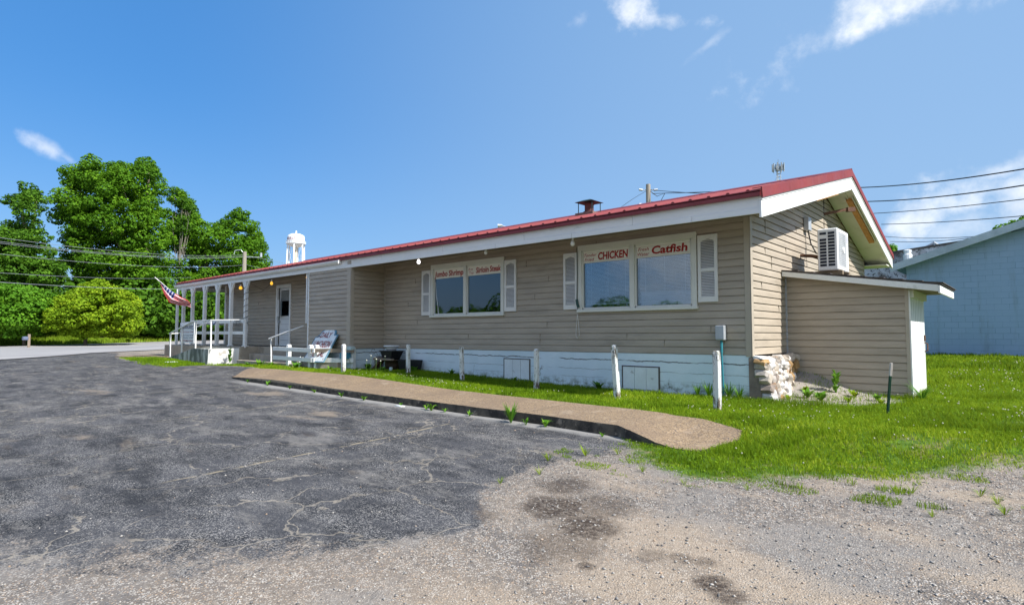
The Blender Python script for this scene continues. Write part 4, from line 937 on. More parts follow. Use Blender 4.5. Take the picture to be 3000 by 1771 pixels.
m=MB(); m.box(ax1,ax1+.002,ay1-.13,ay1-.09,az1-.22,az1-.10); m.box(ax1,ax1+.002,ay1-.12,ay1-.10,az1-.30,az1-.26); m.build('emblem',pbr('purple_emblem',(.12,.08,.30),.5,.1,5),ac)
for y in (ay0+.12,ay1-.2): m=MB(); m.box(ax0-.08,ax1+.05,y-.05,y+.05,sroof(ax1)+.03,az0); m.build('foot',DARKW,ac,.005)
# ---- bollards
def bollmat():
    m,h,b,o=newmat('peeling_post_paint'); tc=h.n('ShaderNodeTexCoord'); inf=h.n('ShaderNodeObjectInfo')
    mp=h.n('ShaderNodeMapping'); h.link(tc.outputs['Object'],mp.inputs[0]); mp.inputs['Scale'].default_value=(1,1,.28); h.link(h.vm('MULTIPLY',inf.outputs['Location'],(3.,3.,3.)),mp.inputs['Location']); v=mp.outputs[0]
    sx=h.n('ShaderNodeSeparateXYZ'); h.link(tc.outputs['Object'],sx.inputs[0]); z=sx.outputs[2]
    c=h.mix(h.mr(h.noise(v,8,5),.3,.7),(.60,.62,.60),(.72,.73,.71))
    c=h.mix(h.mr(h.noise(v,11,7,.72),.53,.60),c,(.36,.36,.33))
    foot=h.mr(z,.05,.28,.11,0.); top=h.mr(z,.66,.80,0.,.07)
    pe=h.m('ADD',h.noise(v,24,8,.75),h.m('ADD',foot,top)); c=h.mix(h.mr(pe,.57,.62),c,(.13,.10,.075))
    c=h.mix(h.mr(h.m('ADD',h.noise(v,15,5,.7),top),.62,.68),c,(.14,.16,.09))
    h.link(c,b.inputs['Base Color']); b.inputs['Roughness'].default_value=.8; bump(h,b,pe,.5,.004); return m
BOLL=bollmat()
def bollard(x,y,h,ax,ay,label,seed,dia=.115):
    z=Z(x,y); t=thing('bollard',(x,y,z),label,'bollard','white wooden posts along the sidewalk')
    m=MB(); r=dia/2; rr=random.Random(seed); prof=[]; n=8
    pts=[(x+ax*s,y+ay*s,z-.15+(h+.15)*s) for s in (0,.15,.4,.7,.96,1.)]
    i=len(m.v); q=r*.80
    for j,(px_,py_,pz_) in enumerate(pts):
        w=[1.02,1.02,1.,.98,.97,.74][j]*q
        jx,jy=rr.uniform(-.002,.002),rr.uniform(-.002,.002)
        for sx_,sy_ in ((-1,-1),(1,-1),(1,1),(-1,1)): m.v.append((px_+sx_*w+jx,py_+sy_*w+jy,pz_))
    for j in range(len(pts)-1):
        for k in range(4): k2=(k+1)%4; m.f.append((i+j*4+k,i+j*4+k2,i+j*4+4+k2,i+j*4+4+k))
    m.f.append(tuple(i+(len(pts)-1)*4+k for k in range(4))); m.build('post',BOLL,t,.012)
    return t
bollard(.13,-1.78,.86,.0,0.,'white post nearest the stone corner, in front of the grey meter box',1,.12)
bollard(-1.80,-1.34,.92,-.07,.0,'tilted white post with mossy dark top by the right crawl hatch',2,.12)
bollard(-3.72,-1.20,.81,.0,.0,'weathered white post just right of the left crawl hatch',3,.115)
bollard(-6.03,-1.02,.77,-.04,0.,'slim white post left of the left crawl hatch',4,.11)
bollard(-7.95,-1.05,.75,.0,.0,'peeling white post beside the black planters',5,.11)
bollard(-9.45,-1.92,.73,.0,.0,'sunlit white post in front of the rail fence end',6,.12)
# ---- rail fence near the steps
fe=thing('rail_fence',(-11.8,-1.5,.15),'low two-rail white wooden fence between the steps and the planters','fence')
for (x,y,h) in ((-12.93,-1.60,.68),(-11.80,-1.52,.68),(-11.48,-1.52,.68),(-10.33,-1.08,.62)):
    m=MB(); z=Z(x,y); w=.055; m.box(x-w,x+w,y-w,y+w,z-.1,z+h-.02); m.hexa([(x-w,y-w,z+h-.02),(x+w,y-w,z+h-.02),(x+w,y+w,z+h-.02),(x-w,y+w,z+h-.02)],[(x-w*.6,y-w*.6,z+h),(x+w*.6,y-w*.6,z+h),(x+w*.6,y+w*.6,z+h),(x-w*.6,y+w*.6,z+h)]); m.build('fence_post',WHT,fe,.005)
for z in (.44,.71):
    m=MB(); m.beam((-13.75,-1.68,z+.02),(-11.42,-1.62,z),.035,.115); m.build('fence_rail',WHT,fe,.004)
m=MB(); m.beam((-11.56,-1.64,.715),(-10.20,-1.14,.72),.035,.105); m.build('fence_rail',WOODG,fe,.004,label='bare weathered upper rail')
m=MB(); m.beam((-11.56,-1.64,.44),(-10.20,-1.14,.46),.035,.125); m.build('fence_rail',PEEL,fe,.004)
# stone plinth behind the fence
pl=MB(); pl.hexa([(-11.35,-1.56,0),(-10.7,-1.33,0),(-10.7,-1.14,0),(-11.35,-1.14,0)],[(-11.35,-1.56,.44),(-10.7,-1.33,.44),(-10.7,-1.14,.44),(-11.35,-1.14,.44)]); o=pl.build('stone_plinth',PIER,None,.02); rebase(o,(-10.8,-1.3,.15)); prop(o,'mottled orange and grey stone block behind the white rail fence','stone block')
m=MB(); m.hexa([(-12.55,-1.46,0),(-11.9,-1.42,0),(-11.9,-1.15,0),(-12.55,-1.15,0)],[(-12.5,-1.44,.50),(-11.95,-1.42,.50),(-11.95,-1.15,.50),(-12.5,-1.15,.50)]); o=m.build('concrete_block',pbr('grey_mossy_block',(.33,.33,.29),.9,.2,4,.4,30),None,.02); rebase(o,(-12.2,-1.3,.15)); prop(o,'grey concrete lump at the end of the steps behind the fence','concrete block')
# ---- handrail by the steps
hr=thing('handrail',(-14.6,-1.5,.15),'single white pipe handrail rising beside the concrete steps','handrail')
m=MB(); m.tube([(-14.2,-1.52,.1),(-14.25,-1.52,1.02)],.024,8); m.build('upright',PIPE,hr)
m=MB(); m.tube([(-14.30,-1.57,1.02),(-13.35,-1.35,1.28),(-12.85,-1.20,1.42)],[.024,.024,.014],8); m.build('rail',PIPE,hr)
# steps
st=MB()
st.box(-16.5,-12.66,-1.62,-1.10,.0,.30); s=st.build('steps',CONC,None,.012); rebase(s,(-14.6,-1.2,.0)); prop(s,'three worn concrete steps up to the porch door','steps')
m=MB(); m.box(-16.6,-12.68,-1.16,-.62,.1,.50); m.build('tread',CONC,s,.015)
m=MB(); m.box(-15.35,-12.70,-.80,-.60,.4,.733); m.box(-16.85,-15.35,-.74,-.60,.4,.733); m.build('tread',CONC,s,.01)
# ramp with white end block
rp=thing('ramp',(-19.5,-1.7,.1),'concrete porch ramp with a bright painted end block','ramp')
m=MB(); m.hexa([(-17.78,-2.06,0),(-17.0,-1.12,0),(-17.1,-1.0,0),(-19.24,-1.30,0),(-19.24,-2.05,0)],[(-17.74,-2.06,.645),(-16.95,-1.12,.68),(-17.1,-1.0,.70),(-19.24,-1.30,.70),(-19.24,-2.05,.645)]); m.build('landing',CONCW,rp,.012)
m=MB(); m.hexa([(-19.24,-2.05,0),(-19.24,-1.3,0),(-23.0,-1.3,0),(-22.2,-2.05,0)],[(-19.24,-2.05,.645),(-19.24,-1.3,.70),(-23.0,-1.3,.20),(-22.2,-2.05,.18)]); m.build('slope',CONCW,rp,.012)
m=MB(); m.hexa([(-17.79,-2.075,0),(-16.985,-1.13,0),(-17.03,-1.10,0),(-17.83,-2.04,0)],[(-17.75,-2.07,.65),(-16.935,-1.13,.685),(-17.0,-1.10,.685),(-17.80,-2.04,.65)]); m.build('end_face',CONCP,rp,.004)
# ramp railing
rl=thing('ramp_railing',(-19.5,-2.,.5),'white square-tube railing around the porch ramp','railing')
for a,b in (((-17.80,-1.97,.64),(-17.85,-1.97,1.66)),((-19.22,-1.97,.63),(-19.25,-1.97,1.66)),((-20.6,-1.97,.44),(-20.62,-1.97,1.40)),((-21.85,-1.97,.22),(-21.87,-1.97,1.22)),((-16.80,-1.22,.70),(-16.82,-1.22,1.665)),((-22.6,-1.3,.22),(-22.6,-1.3,1.24))):
    m=MB(); m.beam(a,b,.045,.045,(0,1,0)); m.build('upright',PIPE,rl,.004)
m=MB(); m.beam((-22.0,-1.97,1.18),(-19.55,-1.97,1.64),.045,.04); m.beam((-19.55,-1.97,1.64),(-17.83,-1.97,1.655),.045,.04); m.beam((-17.85,-1.98,1.655),(-16.80,-1.20,1.665),.045,.04); m.beam((-22.0,-1.97,1.18),(-22.1,-1.6,1.2),.045,.04); m.beam((-22.1,-1.6,1.2),(-19.6,-1.35,1.62),.04,.035); m.build('top_rail',PIPE,rl,.004)
m=MB(); m.beam((-19.25,-1.97,1.66),(-17.83,-1.97,1.66),.047,.042)
# menu sign on the railing
sg=thing('menu_sign',(-20.1,-1.9,.86),'white kitchen menu board with blue and red lines on the ramp railing','sign')
m=MB(); m.box(-20.93,-19.50,-1.935,-1.915,.84,1.60); m.build('board',pbr('menu_board_white',(.72,.73,.74),.5,.04,3),sg)
for body,fx,fz,h,fw,mt,bold,sh in (("Linda's Korner Kitchen",.03,.76,.085,.90,LETN,.01,.1),("Dine In or Carry-out  417-647",.03,.50,.06,.93,LETR,.0,.05),("Tuesday thru Thursday 11AM-2PM",.04,.34,.05,.92,LETN,.0,0),("Friday & Saturday 11AM-8PM",.04,.22,.05,.92,LETN,.0,0),("DRIVE UP & MENU TODAY",.03,.06,.06,.93,LETR,.01,0)):
    text_obj(body,(-20.93+1.43*fx,-1.935,.84+.76*fz),(1,0,0),(0,0,1),h,mt,'lettering',sg,bold=bold,shear=sh,thick=.004,fitw=1.43*fw)
m=MB(); m.tube([(-20.85,-1.94,1.355),(-20.6,-1.94,1.385),(-19.85,-1.94,1.385),(-19.6,-1.94,1.355)],.012,4); m.build('flourish',LETN,sg)
# daily luncheon sign leaning on the wall
dl=thing('luncheon_sign',(-11.3,-1.5,.44),'weathered arched DAILY LUNCHEON SPECIAL board leaning on the bay wall','sign')
def S2(a,b):  # sign plane coordinates -> world, leaning back
    return (-11.60+a*1.14+b*.04,-1.60+b*.50,.44+b*.90)
out=[(-.42,-.05),(.58,-.05),(.58,.80),(.47,.80)]
for k in range(13):
    t=math.pi*k/12; out.append((.09+.36*math.cos(t),.80+.24*math.sin(t)))
out+=[(-.38,.72),(-.42,.72)]
m=MB(); f=[S2(a,b) for a,b in out]; m.hexa(f,[(x,y+.03,z) for x,y,z in f]); m.build('board',pbr('sign_edge_blue',(.12,.25,.33),.6,.1,4),dl)
ins=[(-.385,-.02),(.545,-.02),(.545,.765),(.43,.765)]
for k in range(13):
    t=math.pi*k/12; ins.append((.09+.315*math.cos(t),.785+.205*math.sin(t)))
ins+=[(-.34,.69),(-.385,.69)]
m=MB(); f=[(S2(a,b)[0],S2(a,b)[1]-.004,S2(a,b)[2]) for a,b in ins]; m.hexa(f,[(x,y+.003,z) for x,y,z in f]); m.build('painted_face',DAILYW,dl)
R_=np.array([1,0,0.]); U_=np.array([.02,.50,.90]); U_=U_/np.linalg.norm(U_)
DKR=pbr('dark_red_letters',(.26,.02,.02),.7,.15,10); SHB=pbr('blue_letter_shadow',(.08,.12,.20),.7,.1,10)
for body,a,b,h,w in (("DAILY",-.18,.70,.17,.50),("LUNCHEON",-.34,.40,.20,.82),("SPECIAL",-.28,.12,.17,.72)):
    p=np.array(S2(a,b))+np.array([0,-.005,0]);     text_obj(body,p,R_,U_,h,DKR,'lettering',dl,bold=.012,shear=.12,thick=.006,fitw=w*1.14)
m=MB(); pts=[(-12.26,-1.30,.45),(-12.24,-1.27,.8),(-12.08,-1.24,1.02),(-11.85,-1.22,1.10),(-11.6,-1.20,1.05),(-11.5,-1.2,.9)]
m.tube(pts,.028,6); o=m.build('wheel_rim',pbr('dark_rusty_iron',(.05,.02,.02),.6,.3,8)); rebase(o,(-12,-1.25,.45)); prop(o,'dark rusty round rim leaning behind the luncheon sign','rim')
m=MB(); m.hexa([(-12.62,-1.62,.16),(-12.32,-1.60,.16),(-12.32,-1.58,.16),(-12.62,-1.60,.16)],[(-12.45,-1.53,.50),(-12.38,-1.53,.52),(-12.38,-1.51,.52),(-12.45,-1.51,.50)]); o=m.build('sign_scrap',DAILYW); rebase(o,(-12.45,-1.58,.16)); prop(o,'broken piece of white signboard with red mark standing by the fence posts','sign piece')
text_obj('7K',(-12.50,-1.585,.34),(1,0,0),(0,.2,.98),.09,LETR,'lettering',o,bold=.01,thick=.006)
# cinder block, planters, bowl, pallet board
cb=MB(); x0,y0,z0=-10.18,-.50,Z(-10.2,-.4)-.02; w,d,h=.19,.19,.39
cb.box(x0,x0+.032,y0,y0+d,z0,z0+h); cb.box(x0+w-.032,x0+w,y0,y0+d,z0,z0+h)
for z in (z0,z0+h/2-.016,z0+h-.032): cb.box(x0+.032,x0+w-.032,y0,y0+d,z,z+.032)
o=cb.build('cinder_block',CIND,None,.003); rebase(o,(x0,y0,z0)); prop(o,'grey cinder block standing on end against the white foundation','cinder block')
def basin(cx,cy,z0,r0,r1,h,mat,name,label,cat,n=24,sq=1.,ribs=0):
    m=MB(); prof=[(r0,0),(r0+(r1-r0)*.5,h*.5),(r1,h),(r1+.02,h),(r1+.02,h-.03),(r1+.005,h-.03)]
    prof=[(r0,0),(r0+(r1-r0)*.5,h*.5),(r1*.99,h-.03),(r1+.018,h-.03),(r1+.018,h),(r1-.01,h),(r0*.9,h*.35)]
    m.lathe((0,0,0),prof,n); m.v=[(cx+x,cy+y*sq,z0+z) for x,y,z in m.v]; o=m.build(name,mat,None,0,True); rebase(o,(cx,cy,z0)); prop(o,label,cat); return o
g0=Z(-9.5,-.4)
basin(-9.45,-.40,g0,.22,.27,.30,pbr('brown_ribbed_planter',(.045,.028,.015),.6,.5,16,stretch=(6,6,.2)),'planter','dark brown ribbed tub under the stacked planters','planter',24,.8)
m=MB(); m.hexa([(-9.68,-.58,g0+.31),(-9.30,-.58,g0+.31),(-9.30,-.28,g0+.31),(-9.68,-.28,g0+.31)],[(-9.75,-.62,g0+.53),(-9.20,-.62,g0+.53),(-9.20,-.22,g0+.53),(-9.75,-.22,g0+.53)]); m.box(-9.77,-9.18,-.64,-.20,g0+.51,g0+.535); o=m.build('planter',BLACKP,None,.01); rebase(o,(-9.47,-.4,g0+.31)); prop(o,'black rectangular planter stacked on the brown tub','planter')
m=MB(); m.hexa([(-9.05,-.48,g0),(-8.60,-.48,g0),(-8.60,-.12,g0),(-9.05,-.12,g0)],[(-9.10,-.52,g0+.30),(-8.56,-.52,g0+.30),(-8.56,-.08,g0+.30),(-9.10,-.08,g0+.30)]); o=m.build('crate',BLACKP,None,.01); rebase(o,(-8.8,-.3,g0)); prop(o,'black plastic crate on the grass right of the brown tub','crate')
basin(-9.52,-.40,g0+.535,.12,.20,.14,pbr('white_enamel',(.74,.77,.80),.3,.03,3),'bowl','white enamel bowl on top of the black planter','bowl')
m=MB(); m.beam((-10.05,-.62,g0-.02),(-9.68,-.30,g0+.52),.06,.14,(0,1,0)); o=m.build('wooden_board',ROT,None,.004); rebase(o,(-10,-.6,g0)); prop(o,'rotten brown board leaning against the stacked planters','board')
m=MB(); m.box(-9.95,-9.15,-.70,-.58,g0+.28,g0+.33); o=m.build('wooden_plank',WOODG,None,.004); rebase(o,(-9.6,-.64,g0+.28)); prop(o,'grey plank lying across the brown tub','plank')
m=MB(); m.lathe((-9.02,-.78,g0),[(.04,0),(.045,.1),(.03,.12)],12); o=m.build('jar',pbr('pale_glass_jar',(.5,.62,.62),.2,.05,4)); rebase(o,(-9.02,-.78,g0)); prop(o,'small pale jar in the weeds before the black crate','jar')
m=MB(); m.box(-10.40,-10.2,-1.24,-1.1,.74,.84); o=m.build('box',pbr('pale_blue_box',(.45,.55,.56),.5,.1,9),None,.006); rebase(o,(-10.3,-1.17,.74)); prop(o,'small pale box on the fence rail end at the bay corner','box')
m=MB(); m.box(-10.55,-10.32,-1.36,-1.16,.5,.66); o=m.build('paint_tin',pbr('blue_tin',(.05,.22,.32),.5,.1,9),None,.006); rebase(o,(-10.43,-1.26,.5)); prop(o,'blue tin between the fence rails at the bay corner','tin')
# T-post
tp=thing('fence_stake',(2.04,-.78,Z(2.04,-.78)),'dark green steel stake with silver tip in the lawn before the shed','stake')
m=MB(); a=(2.04,-.78,Z(2.04,-.78)-.1); b=(2.095,-.78,.62); c=(2.112,-.78,.795)
m.beam(a,b,.035,.012); m.beam(a,b,.012,.035); m.build('shaft',DGREEN,tp,.002)
m=MB(); m.beam(b,c,.036,.013); m.beam(b,c,.013,.036); m.build('tip',pbr('stake_tip',(.55,.50,.46),.5,.1,8),tp,.002)
# litter
m=MB(); m.hexa([(-19.5,-2.9,.16),(-18.95,-2.75,.16),(-19.0,-2.6,.17),(-19.45,-2.65,.17)],[(-19.45,-2.86,.19),(-19.0,-2.74,.21),(-19.03,-2.62,.2),(-19.4,-2.68,.19)]); o=m.build('litter',WHT,None,.004); rebase(o,(-19.2,-2.75,.16)); prop(o,'flat white scrap lying on the grass by the ramp','litter')
m=MB(); m.hexa([(-4.70,-3.86,-.06),(-4.50,-3.88,-.06),(-4.48,-3.80,-.06),(-4.68,-3.78,-.06)],[(-4.69,-3.86,-.045),(-4.51,-3.87,-.05),(-4.49,-3.81,-.045),(-4.67,-3.79,-.05)]); o=m.build('litter',WHT); rebase(o,(-4.6,-3.83,-.06)); prop(o,'crumpled white paper at the foot of the kerb','litter')
# bulbs under the eave
def bulb(x,y,z,mat,label,r=.045,sock=True,emit=None):
    t=thing('light_bulb',(x,y,z),label,'light bulb','bare bulbs hanging under the eave')
    if sock: m=MB(); m.tube([(x,y,z+.12),(x,y,z+.03)],.022,8); m.build('socket',WHT if not sock==2 else GALV,t)
    m=MB(); m.lathe((x,y,z-.07),[(.004,0),(r*.6,.01),(r*.95,.035),(r,.055),(r*.8,.085),(r*.45,.12)],14); m.build('globe',mat,t,0,True)
    return t
BW=pbr('frosted_bulb',(.70,.68,.60),.3,.03,4)
def em(name,c,s):
    m,h,b,o=newmat(name); b.inputs['Base Color'].default_value=c+(1,); b.inputs['Emission Color'].default_value=c+(1,); b.inputs['Emission Strength'].default_value=s; return m
BY=em('yellow_lit_bulb',(1.,.50,.04),.7); BWH=em('white_lit_bulb',(1.,.95,.95),1.2)
bulb(-2.98,-1.0,2.93,BW,'unlit cream bulb hanging at the left of the catfish window'); bulb(-5.32,-1.0,2.98,BW,'unlit bulb under the eave between the two windows',.04); bulb(-7.64,-1.0,2.96,BWH,'glowing white bulb under the eave left of the shrimp window')
bulb(-17.81,-1.0,2.85,BY,'yellow lit bulb beside the last porch post',.06); bulb(-15.40,-1.0,2.88,BY,'yellow lit bulb in a bracket above the porch door',.045); bulb(-13.03,-1.0,2.93,BY,'yellow lit bulb at the left edge of the bay',.045)
# flag
def flag():
    fl=thing('flag',(-23.2,-1.2,2.2),'American flag on an angled pole at the porch corner','flag')
    # pole from the corner post outwards
    p0=np.array([-22.95,-1.2,2.30]); 
    a=at(454,812,28.0); b=at(548,893,26.9)
    m=MB(); m.tube([b,a],.02,8); m.build('pole',pbr('pale_pole',(.62,.60,.55),.4,.05,6),fl)
    # cloth hanging from the pole, hoist along the pole near the tip
    def P(u,v): return None
    import itertools
    # corner targets in photo pixels with depth: hoist top(tip) -> lower hoist ; fly hangs down/right
    nu,nv=26,14
    V=[];F=[]; 
    Tt=at(466,822,29.4); Tb=at(540,893,28.2)   # along the pole: canton end to lower end
    def cloth(s,t):
        # s: 0 at tip .. 1 along fly direction (down right), t: across stripes
        top=np.array([466,824])*(1-s)+np.array([556,893])*s
        low=np.array([466,824])*(1-s)+np.array([556,893])*s
        # edges: upper edge follows pole, lower edge curve
        lo=[(468,828),(480,858),(497,886),(520,893),(545,896),(560,901)]
        up=[(466,822),(490,843),(512,858),(532,871),(550,879),(558,888)]
        def q(L,s):
            x=s*(len(L)-1); i=min(int(x),len(L)-2); f=x-i; return np.array(L[i])*(1-f)+np.array(L[i+1])*f
        uv=q(up,s)*(1-t)+q(lo,s)*t
        d=27.3-1.2*s+.18*math.sin(7*s+3*t)+.10*math.sin(15*t+4*s)
        return at(uv[0],uv[1],d)
    for i in range(nu+1):
        for j in range(nv+1): V.append(cloth(i/nu,j/nv))
    for i in range(nu):
        for j in range(nv): k=i*(nv+1)+j; F.append((k,k+1,k+nv+2,k+nv+1))
    me=bpy.data.meshes.new('cloth'); o0=wloc(fl); me.from_pydata([tuple(np.array(v)-np.array(o0)) for v in V],[],F)
    uvl=me.uv_layers.new(name='UVMap')
    for p in me.polygons:
        for li in p.loop_indices:
            vi=me.loops[li].vertex_index; uvl.data[li].uv=((vi//(nv+1))/nu,(vi%(nv+1))/nv)
        p.use_smooth=True
    mm,h,b,o=newmat('flag_cloth'); uv=h.n('ShaderNodeUVMap'); sx=h.n('ShaderNodeSeparateXYZ'); h.link(uv.outputs[0],sx.inputs[0]); u,v,_=sx.outputs
    st=h.m('GREATER_THAN',h.m('FRACT',h.m('MULTIPLY',v,6.5)),.6); c=h.mix(st,(.55,.004,.008),(.85,.84,.83))
    can=h.m('MULTIPLY',h.m('LESS_THAN',u,.42),h.m('LESS_THAN',v,.56)); 
    cb_=h.n('ShaderNodeCombineXYZ'); h.link(h.m('MULTIPLY',u,14.),cb_.inputs[0]); h.link(h.m('MULTIPLY',v,10.),cb_.inputs[1])
    star=h.m('LESS_THAN',h.vor(cb_.outputs[0],1.,'F1','Distance',rnd=.0),.24)
    cc=h.mix(star,(.012,.02,.13),(.8,.8,.8)); c=h.mix(can,c,cc); h.link(c,b.inputs['Base Color']); b.inputs['Roughness'].default_value=.8
    t=h.n('ShaderNodeBsdfTranslucent'); h.link(c,t.inputs[0]); mx=h.n('ShaderNodeMixShader'); mx.inputs[0].default_value=.15; h.link(b.outputs[0],mx.inputs[1]); h.link(t.outputs[0],mx.inputs[2]); h.link(mx.outputs[0],o.inputs[0])
    me.materials.append(mm); c=bpy.data.objects.new('cloth',me); COL.objects.link(c); c.parent=fl
flag()
# ------------------------------------------------------------------ far buildings and towers
bb=thing('block_building',(6,20,.4),'blue painted concrete block building with pale metal roof edge','building')
XW0,YW=.03,16.3; zl,slope=3.84,.318
def zr_(x): return zl+(x-.03)*.323
m=MB(); xr=12.; xp=7.5
P=[(XW0,YW,-.2),(15,YW,-.2),(15,YW,zr_(xp)-(15-xp)*.323),(xp,YW,zr_(xp)),(XW0,YW,zr_(XW0))]; m.hexa(P,[(x,YW+18,z) for x,y,z in P]); m.build('wall',BLUE,bb)
m=MB()
for (a,za,b,zb2) in ((-.42,zr_(-.42),xp,zr_(xp)),(xp,zr_(xp),15.5,zr_(xp)-(15.5-xp)*.323)):
    m.hexa([(a,YW-.45,za-.16),(b,YW-.45,zb2-.16),(b,YW-.40,zb2-.16),(a,YW-.40,za-.16)],[(a,YW-.45,za+.10),(b,YW-.45,zb2+.10),(b,YW-.40,zb2+.10),(a,YW-.40,za+.10)])
    m.hexa([(a,YW-.40,za+.0),(b,YW-.40,zb2+.0),(b,YW+18.3,zb2+.0),(a,YW+18.3,za+.0)],[(a,YW-.40,za+.10),(b,YW-.40,zb2+.10),(b,YW+18.3,zb2+.10),(a,YW+18.3,za+.10)])
m.build('roof',BLUER,bb)
ob=thing('stone_building',(-5,26,.5),'old lichen-stained stone building with flat parapet behind the red-roofed restaurant','building')
m=MB(); P=[(-9,24.2,0),(1.8,24.2,0),(1.8,24.2,5.55),(-9,24.2,4.55)]; m.hexa(P,[(x,y+9,z) for x,y,z in P]); m.build('wall',OLDST,ob)
m=MB(); P=[(-9,24.15,4.53),(1.85,24.15,5.53),(1.85,24.15,5.63),(-9,24.15,4.63)]; m.hexa(P,[(x,y+.5,z) for x,y,z in P]); m.build('parapet_cap',pbr('dark_coping',(.09,.08,.07),.9,.3,4),ob)
c=at(2652,745,33.6); m=MB(); m.lathe((c[0],24.0,c[2]-.25),[(.18,0),(.2,.3),(.14,.34),(.18,.52),(.1,.56)],12); o=m.build('vent_can',TOWW); rebase(o,(c[0],24.,c[2]-.25)); prop(o,'round white vent can on the old stone parapet','vent')
c=at(2735,722,34); m=MB(); m.tube([(c[0]+.15,24.3,c[2]-.8),(c[0]+.15,24.3,c[2]+.1),(c[0],24.3,c[2]+.25),(c[0]-.35,24.3,c[2]+.05),(c[0]-.6,24.3,c[2]-.1)],.07,8); o=m.build('vent_pipe',GALV); rebase(o,(c[0],24.3,c[2]-.8)); prop(o,'bent grey pipe above the old stone parapet','pipe')
# water tower
def water_tower():
    d=220.; b=at(866,760,d); cx,cy=b[0],b[1]; base=0.
    t=thing('water_tower',(cx,cy,base),'white water tower on legs with faded lettering beyond the roof','water tower')
    R=3.25; zt=at(866,685,d)[2]; z1=at(866,700,d)[2]; z0=at(866,714,d)[2]; zbot=at(866,726,d)[2]
    rpx=d_=22*d/FPX*1.12/ math.cos(0)*1.0
    R=(888-845)/2*d/FPX*1.0*1.06
    H=z1-z0
    m=MB(); prof=[(.3,zbot),(R*.5,zbot+.25*(z0-zbot)),(R*.85,zbot+.6*(z0-zbot)),(R,z0),(R,z0+(zt-z0)*.62),(R*.93,z0+(zt-z0)*.82),(R*.6,z0+(zt-z0)*.97),(.3,zt)]
    m.lathe((cx,cy,0),prof,36); m.build('tank',TOWW,t,0,True)
    m=MB(); m.lathe((cx,cy,0),[(R,z0-.1),(R*1.14,z0-.1),(R*1.14,z0),(R,z0)],32); 
    for k in range(24):
        a=k*math.pi/12; m.tube([(cx+R*1.13*math.cos(a),cy+R*1.13*math.sin(a),z0),(cx+R*1.13*math.cos(a),cy+R*1.13*math.sin(a),z0+1.0)],.04,4)
    m.tube([(cx+R*1.13*math.cos(a),cy+R*1.13*math.sin(a),z0+1.0) for a in np.linspace(0,2*math.pi,25)],.05,4); m.build('balcony',TOWW,t)
    m=MB(); m.tube([(cx,cy,zt-.2),(cx,cy,zt+1.1)],.28,10); m.build('finial',TOWW,t)
    for k in range(6):
        a=k*math.pi/3+.35; m=MB(); m.tube([(cx+R*.98*math.cos(a),cy+R*.98*math.sin(a),z0),(cx+R*1.35*math.cos(a),cy+R*1.35*math.sin(a),0)],.26,8); m.build('leg',TOWW,t)
    m=MB(); m.tube([(cx,cy,0),(cx,cy,zbot+.3)],.55,12); m.build('riser',TOWR,t)
    m=MB()
    for k in range(6):
        a=k*math.pi/3+.35;a2=a+math.pi/3
        for za,zb3 in ((z0,z0-10),(z0-10,z0-20)):
            r1=R*(.98+.37*(z0-za)/z0);r2=R*(.98+.37*(z0-zb3)/z0); m.tube([(cx+r1*math.cos(a),cy+r1*math.sin(a),za),(cx+r2*math.cos(a2),cy+r2*math.sin(a2),zb3)],.035,4); m.tube([(cx+r1*math.cos(a2),cy+r1*math.sin(a2),za),(cx+r2*math.cos(a),cy+r2*math.sin(a),zb3)],.035,4)
    m.build('bracing',TOWW,t)
    dv_=CAM[:2]-np.array([cx,cy]); a0=math.atan2(dv_[1],dv_[0])
    zz=z0+(zt-z0)*.30
    def cur(x,y):
        th=a0-1.45+x/R; return np.stack([cx+(R+.03)*np.cos(th),cy+(R+.03)*np.sin(th),zz+y],1)
    text_obj('NDVILLE',(0,0,0),(1,0,0),(0,0,1),1.0,LETF,'lettering',t,bold=.02,fitw=R*1.35,curve=cur)
water_tower()
# phone mast
def mast():
    d=170.; b=at(2281,530,d); cx,cy=b[0],b[1]; zt=at(2281,486,d)[2]
    t=thing('phone_mast',(cx,cy,0),'slim lattice phone mast with antenna panels above the red roof ridge','mast')
    m=MB(); w=.55
    for a in range(3):
        q=a*2.094; m.tube([(cx+w*math.cos(q),cy+w*math.sin(q),0),(cx+w*math.cos(q),cy+w*math.sin(q),zt)],.10,4)
    z=20.
    while z<zt:
        for a in range(3):
            q=a*2.094;q2=q+2.094; m.tube([(cx+w*math.cos(q),cy+w*math.sin(q),z),(cx+w*math.cos(q2),cy+w*math.sin(q2),z)],.07,4)
        z+=.9
    m.build('lattice',GALV,t)
    m=MB()
    for k in range(9):
        a=k*2*math.pi/9; r=1.45; x,y=cx+r*math.cos(a),cy+r*math.sin(a); m.box(x-.13,x+.13,y-.10,y+.10,zt-1.5,zt+.6)
    m.build('antenna_panels',pbr('pale_antenna',(.45,.47,.47),.6,.1,4),t)
    m=MB()
    for k in range(9):
        a=k*2*math.pi/9; m.tube([(cx,cy,zt-1),(cx+1.45*math.cos(a),cy+1.45*math.sin(a),zt-.4)],.08,4); m.tube([(cx+1.2*math.cos(a+.3),cy+1.2*math.sin(a+.3),zt-1.2),(cx+1.2*math.cos(a+.3),cy+1.2*math.sin(a+.3),zt+.2)],.14,5)
    m.tube([(cx,cy,zt),(cx,cy,zt+1.8)],.05,4); m.build('antenna_arms',pbr('dark_steel',(.10,.11,.12),.5,.1,4),t)
    m=MB()
    for a in (0.75+1.57,0.75-1.57,2.5): m.tube([(cx,cy,zt-2),(cx+14*math.cos(a),cy+14*math.sin(a),zt-16)],.02,4)
    m.build('guy_wires',WIREL,t)
mast()
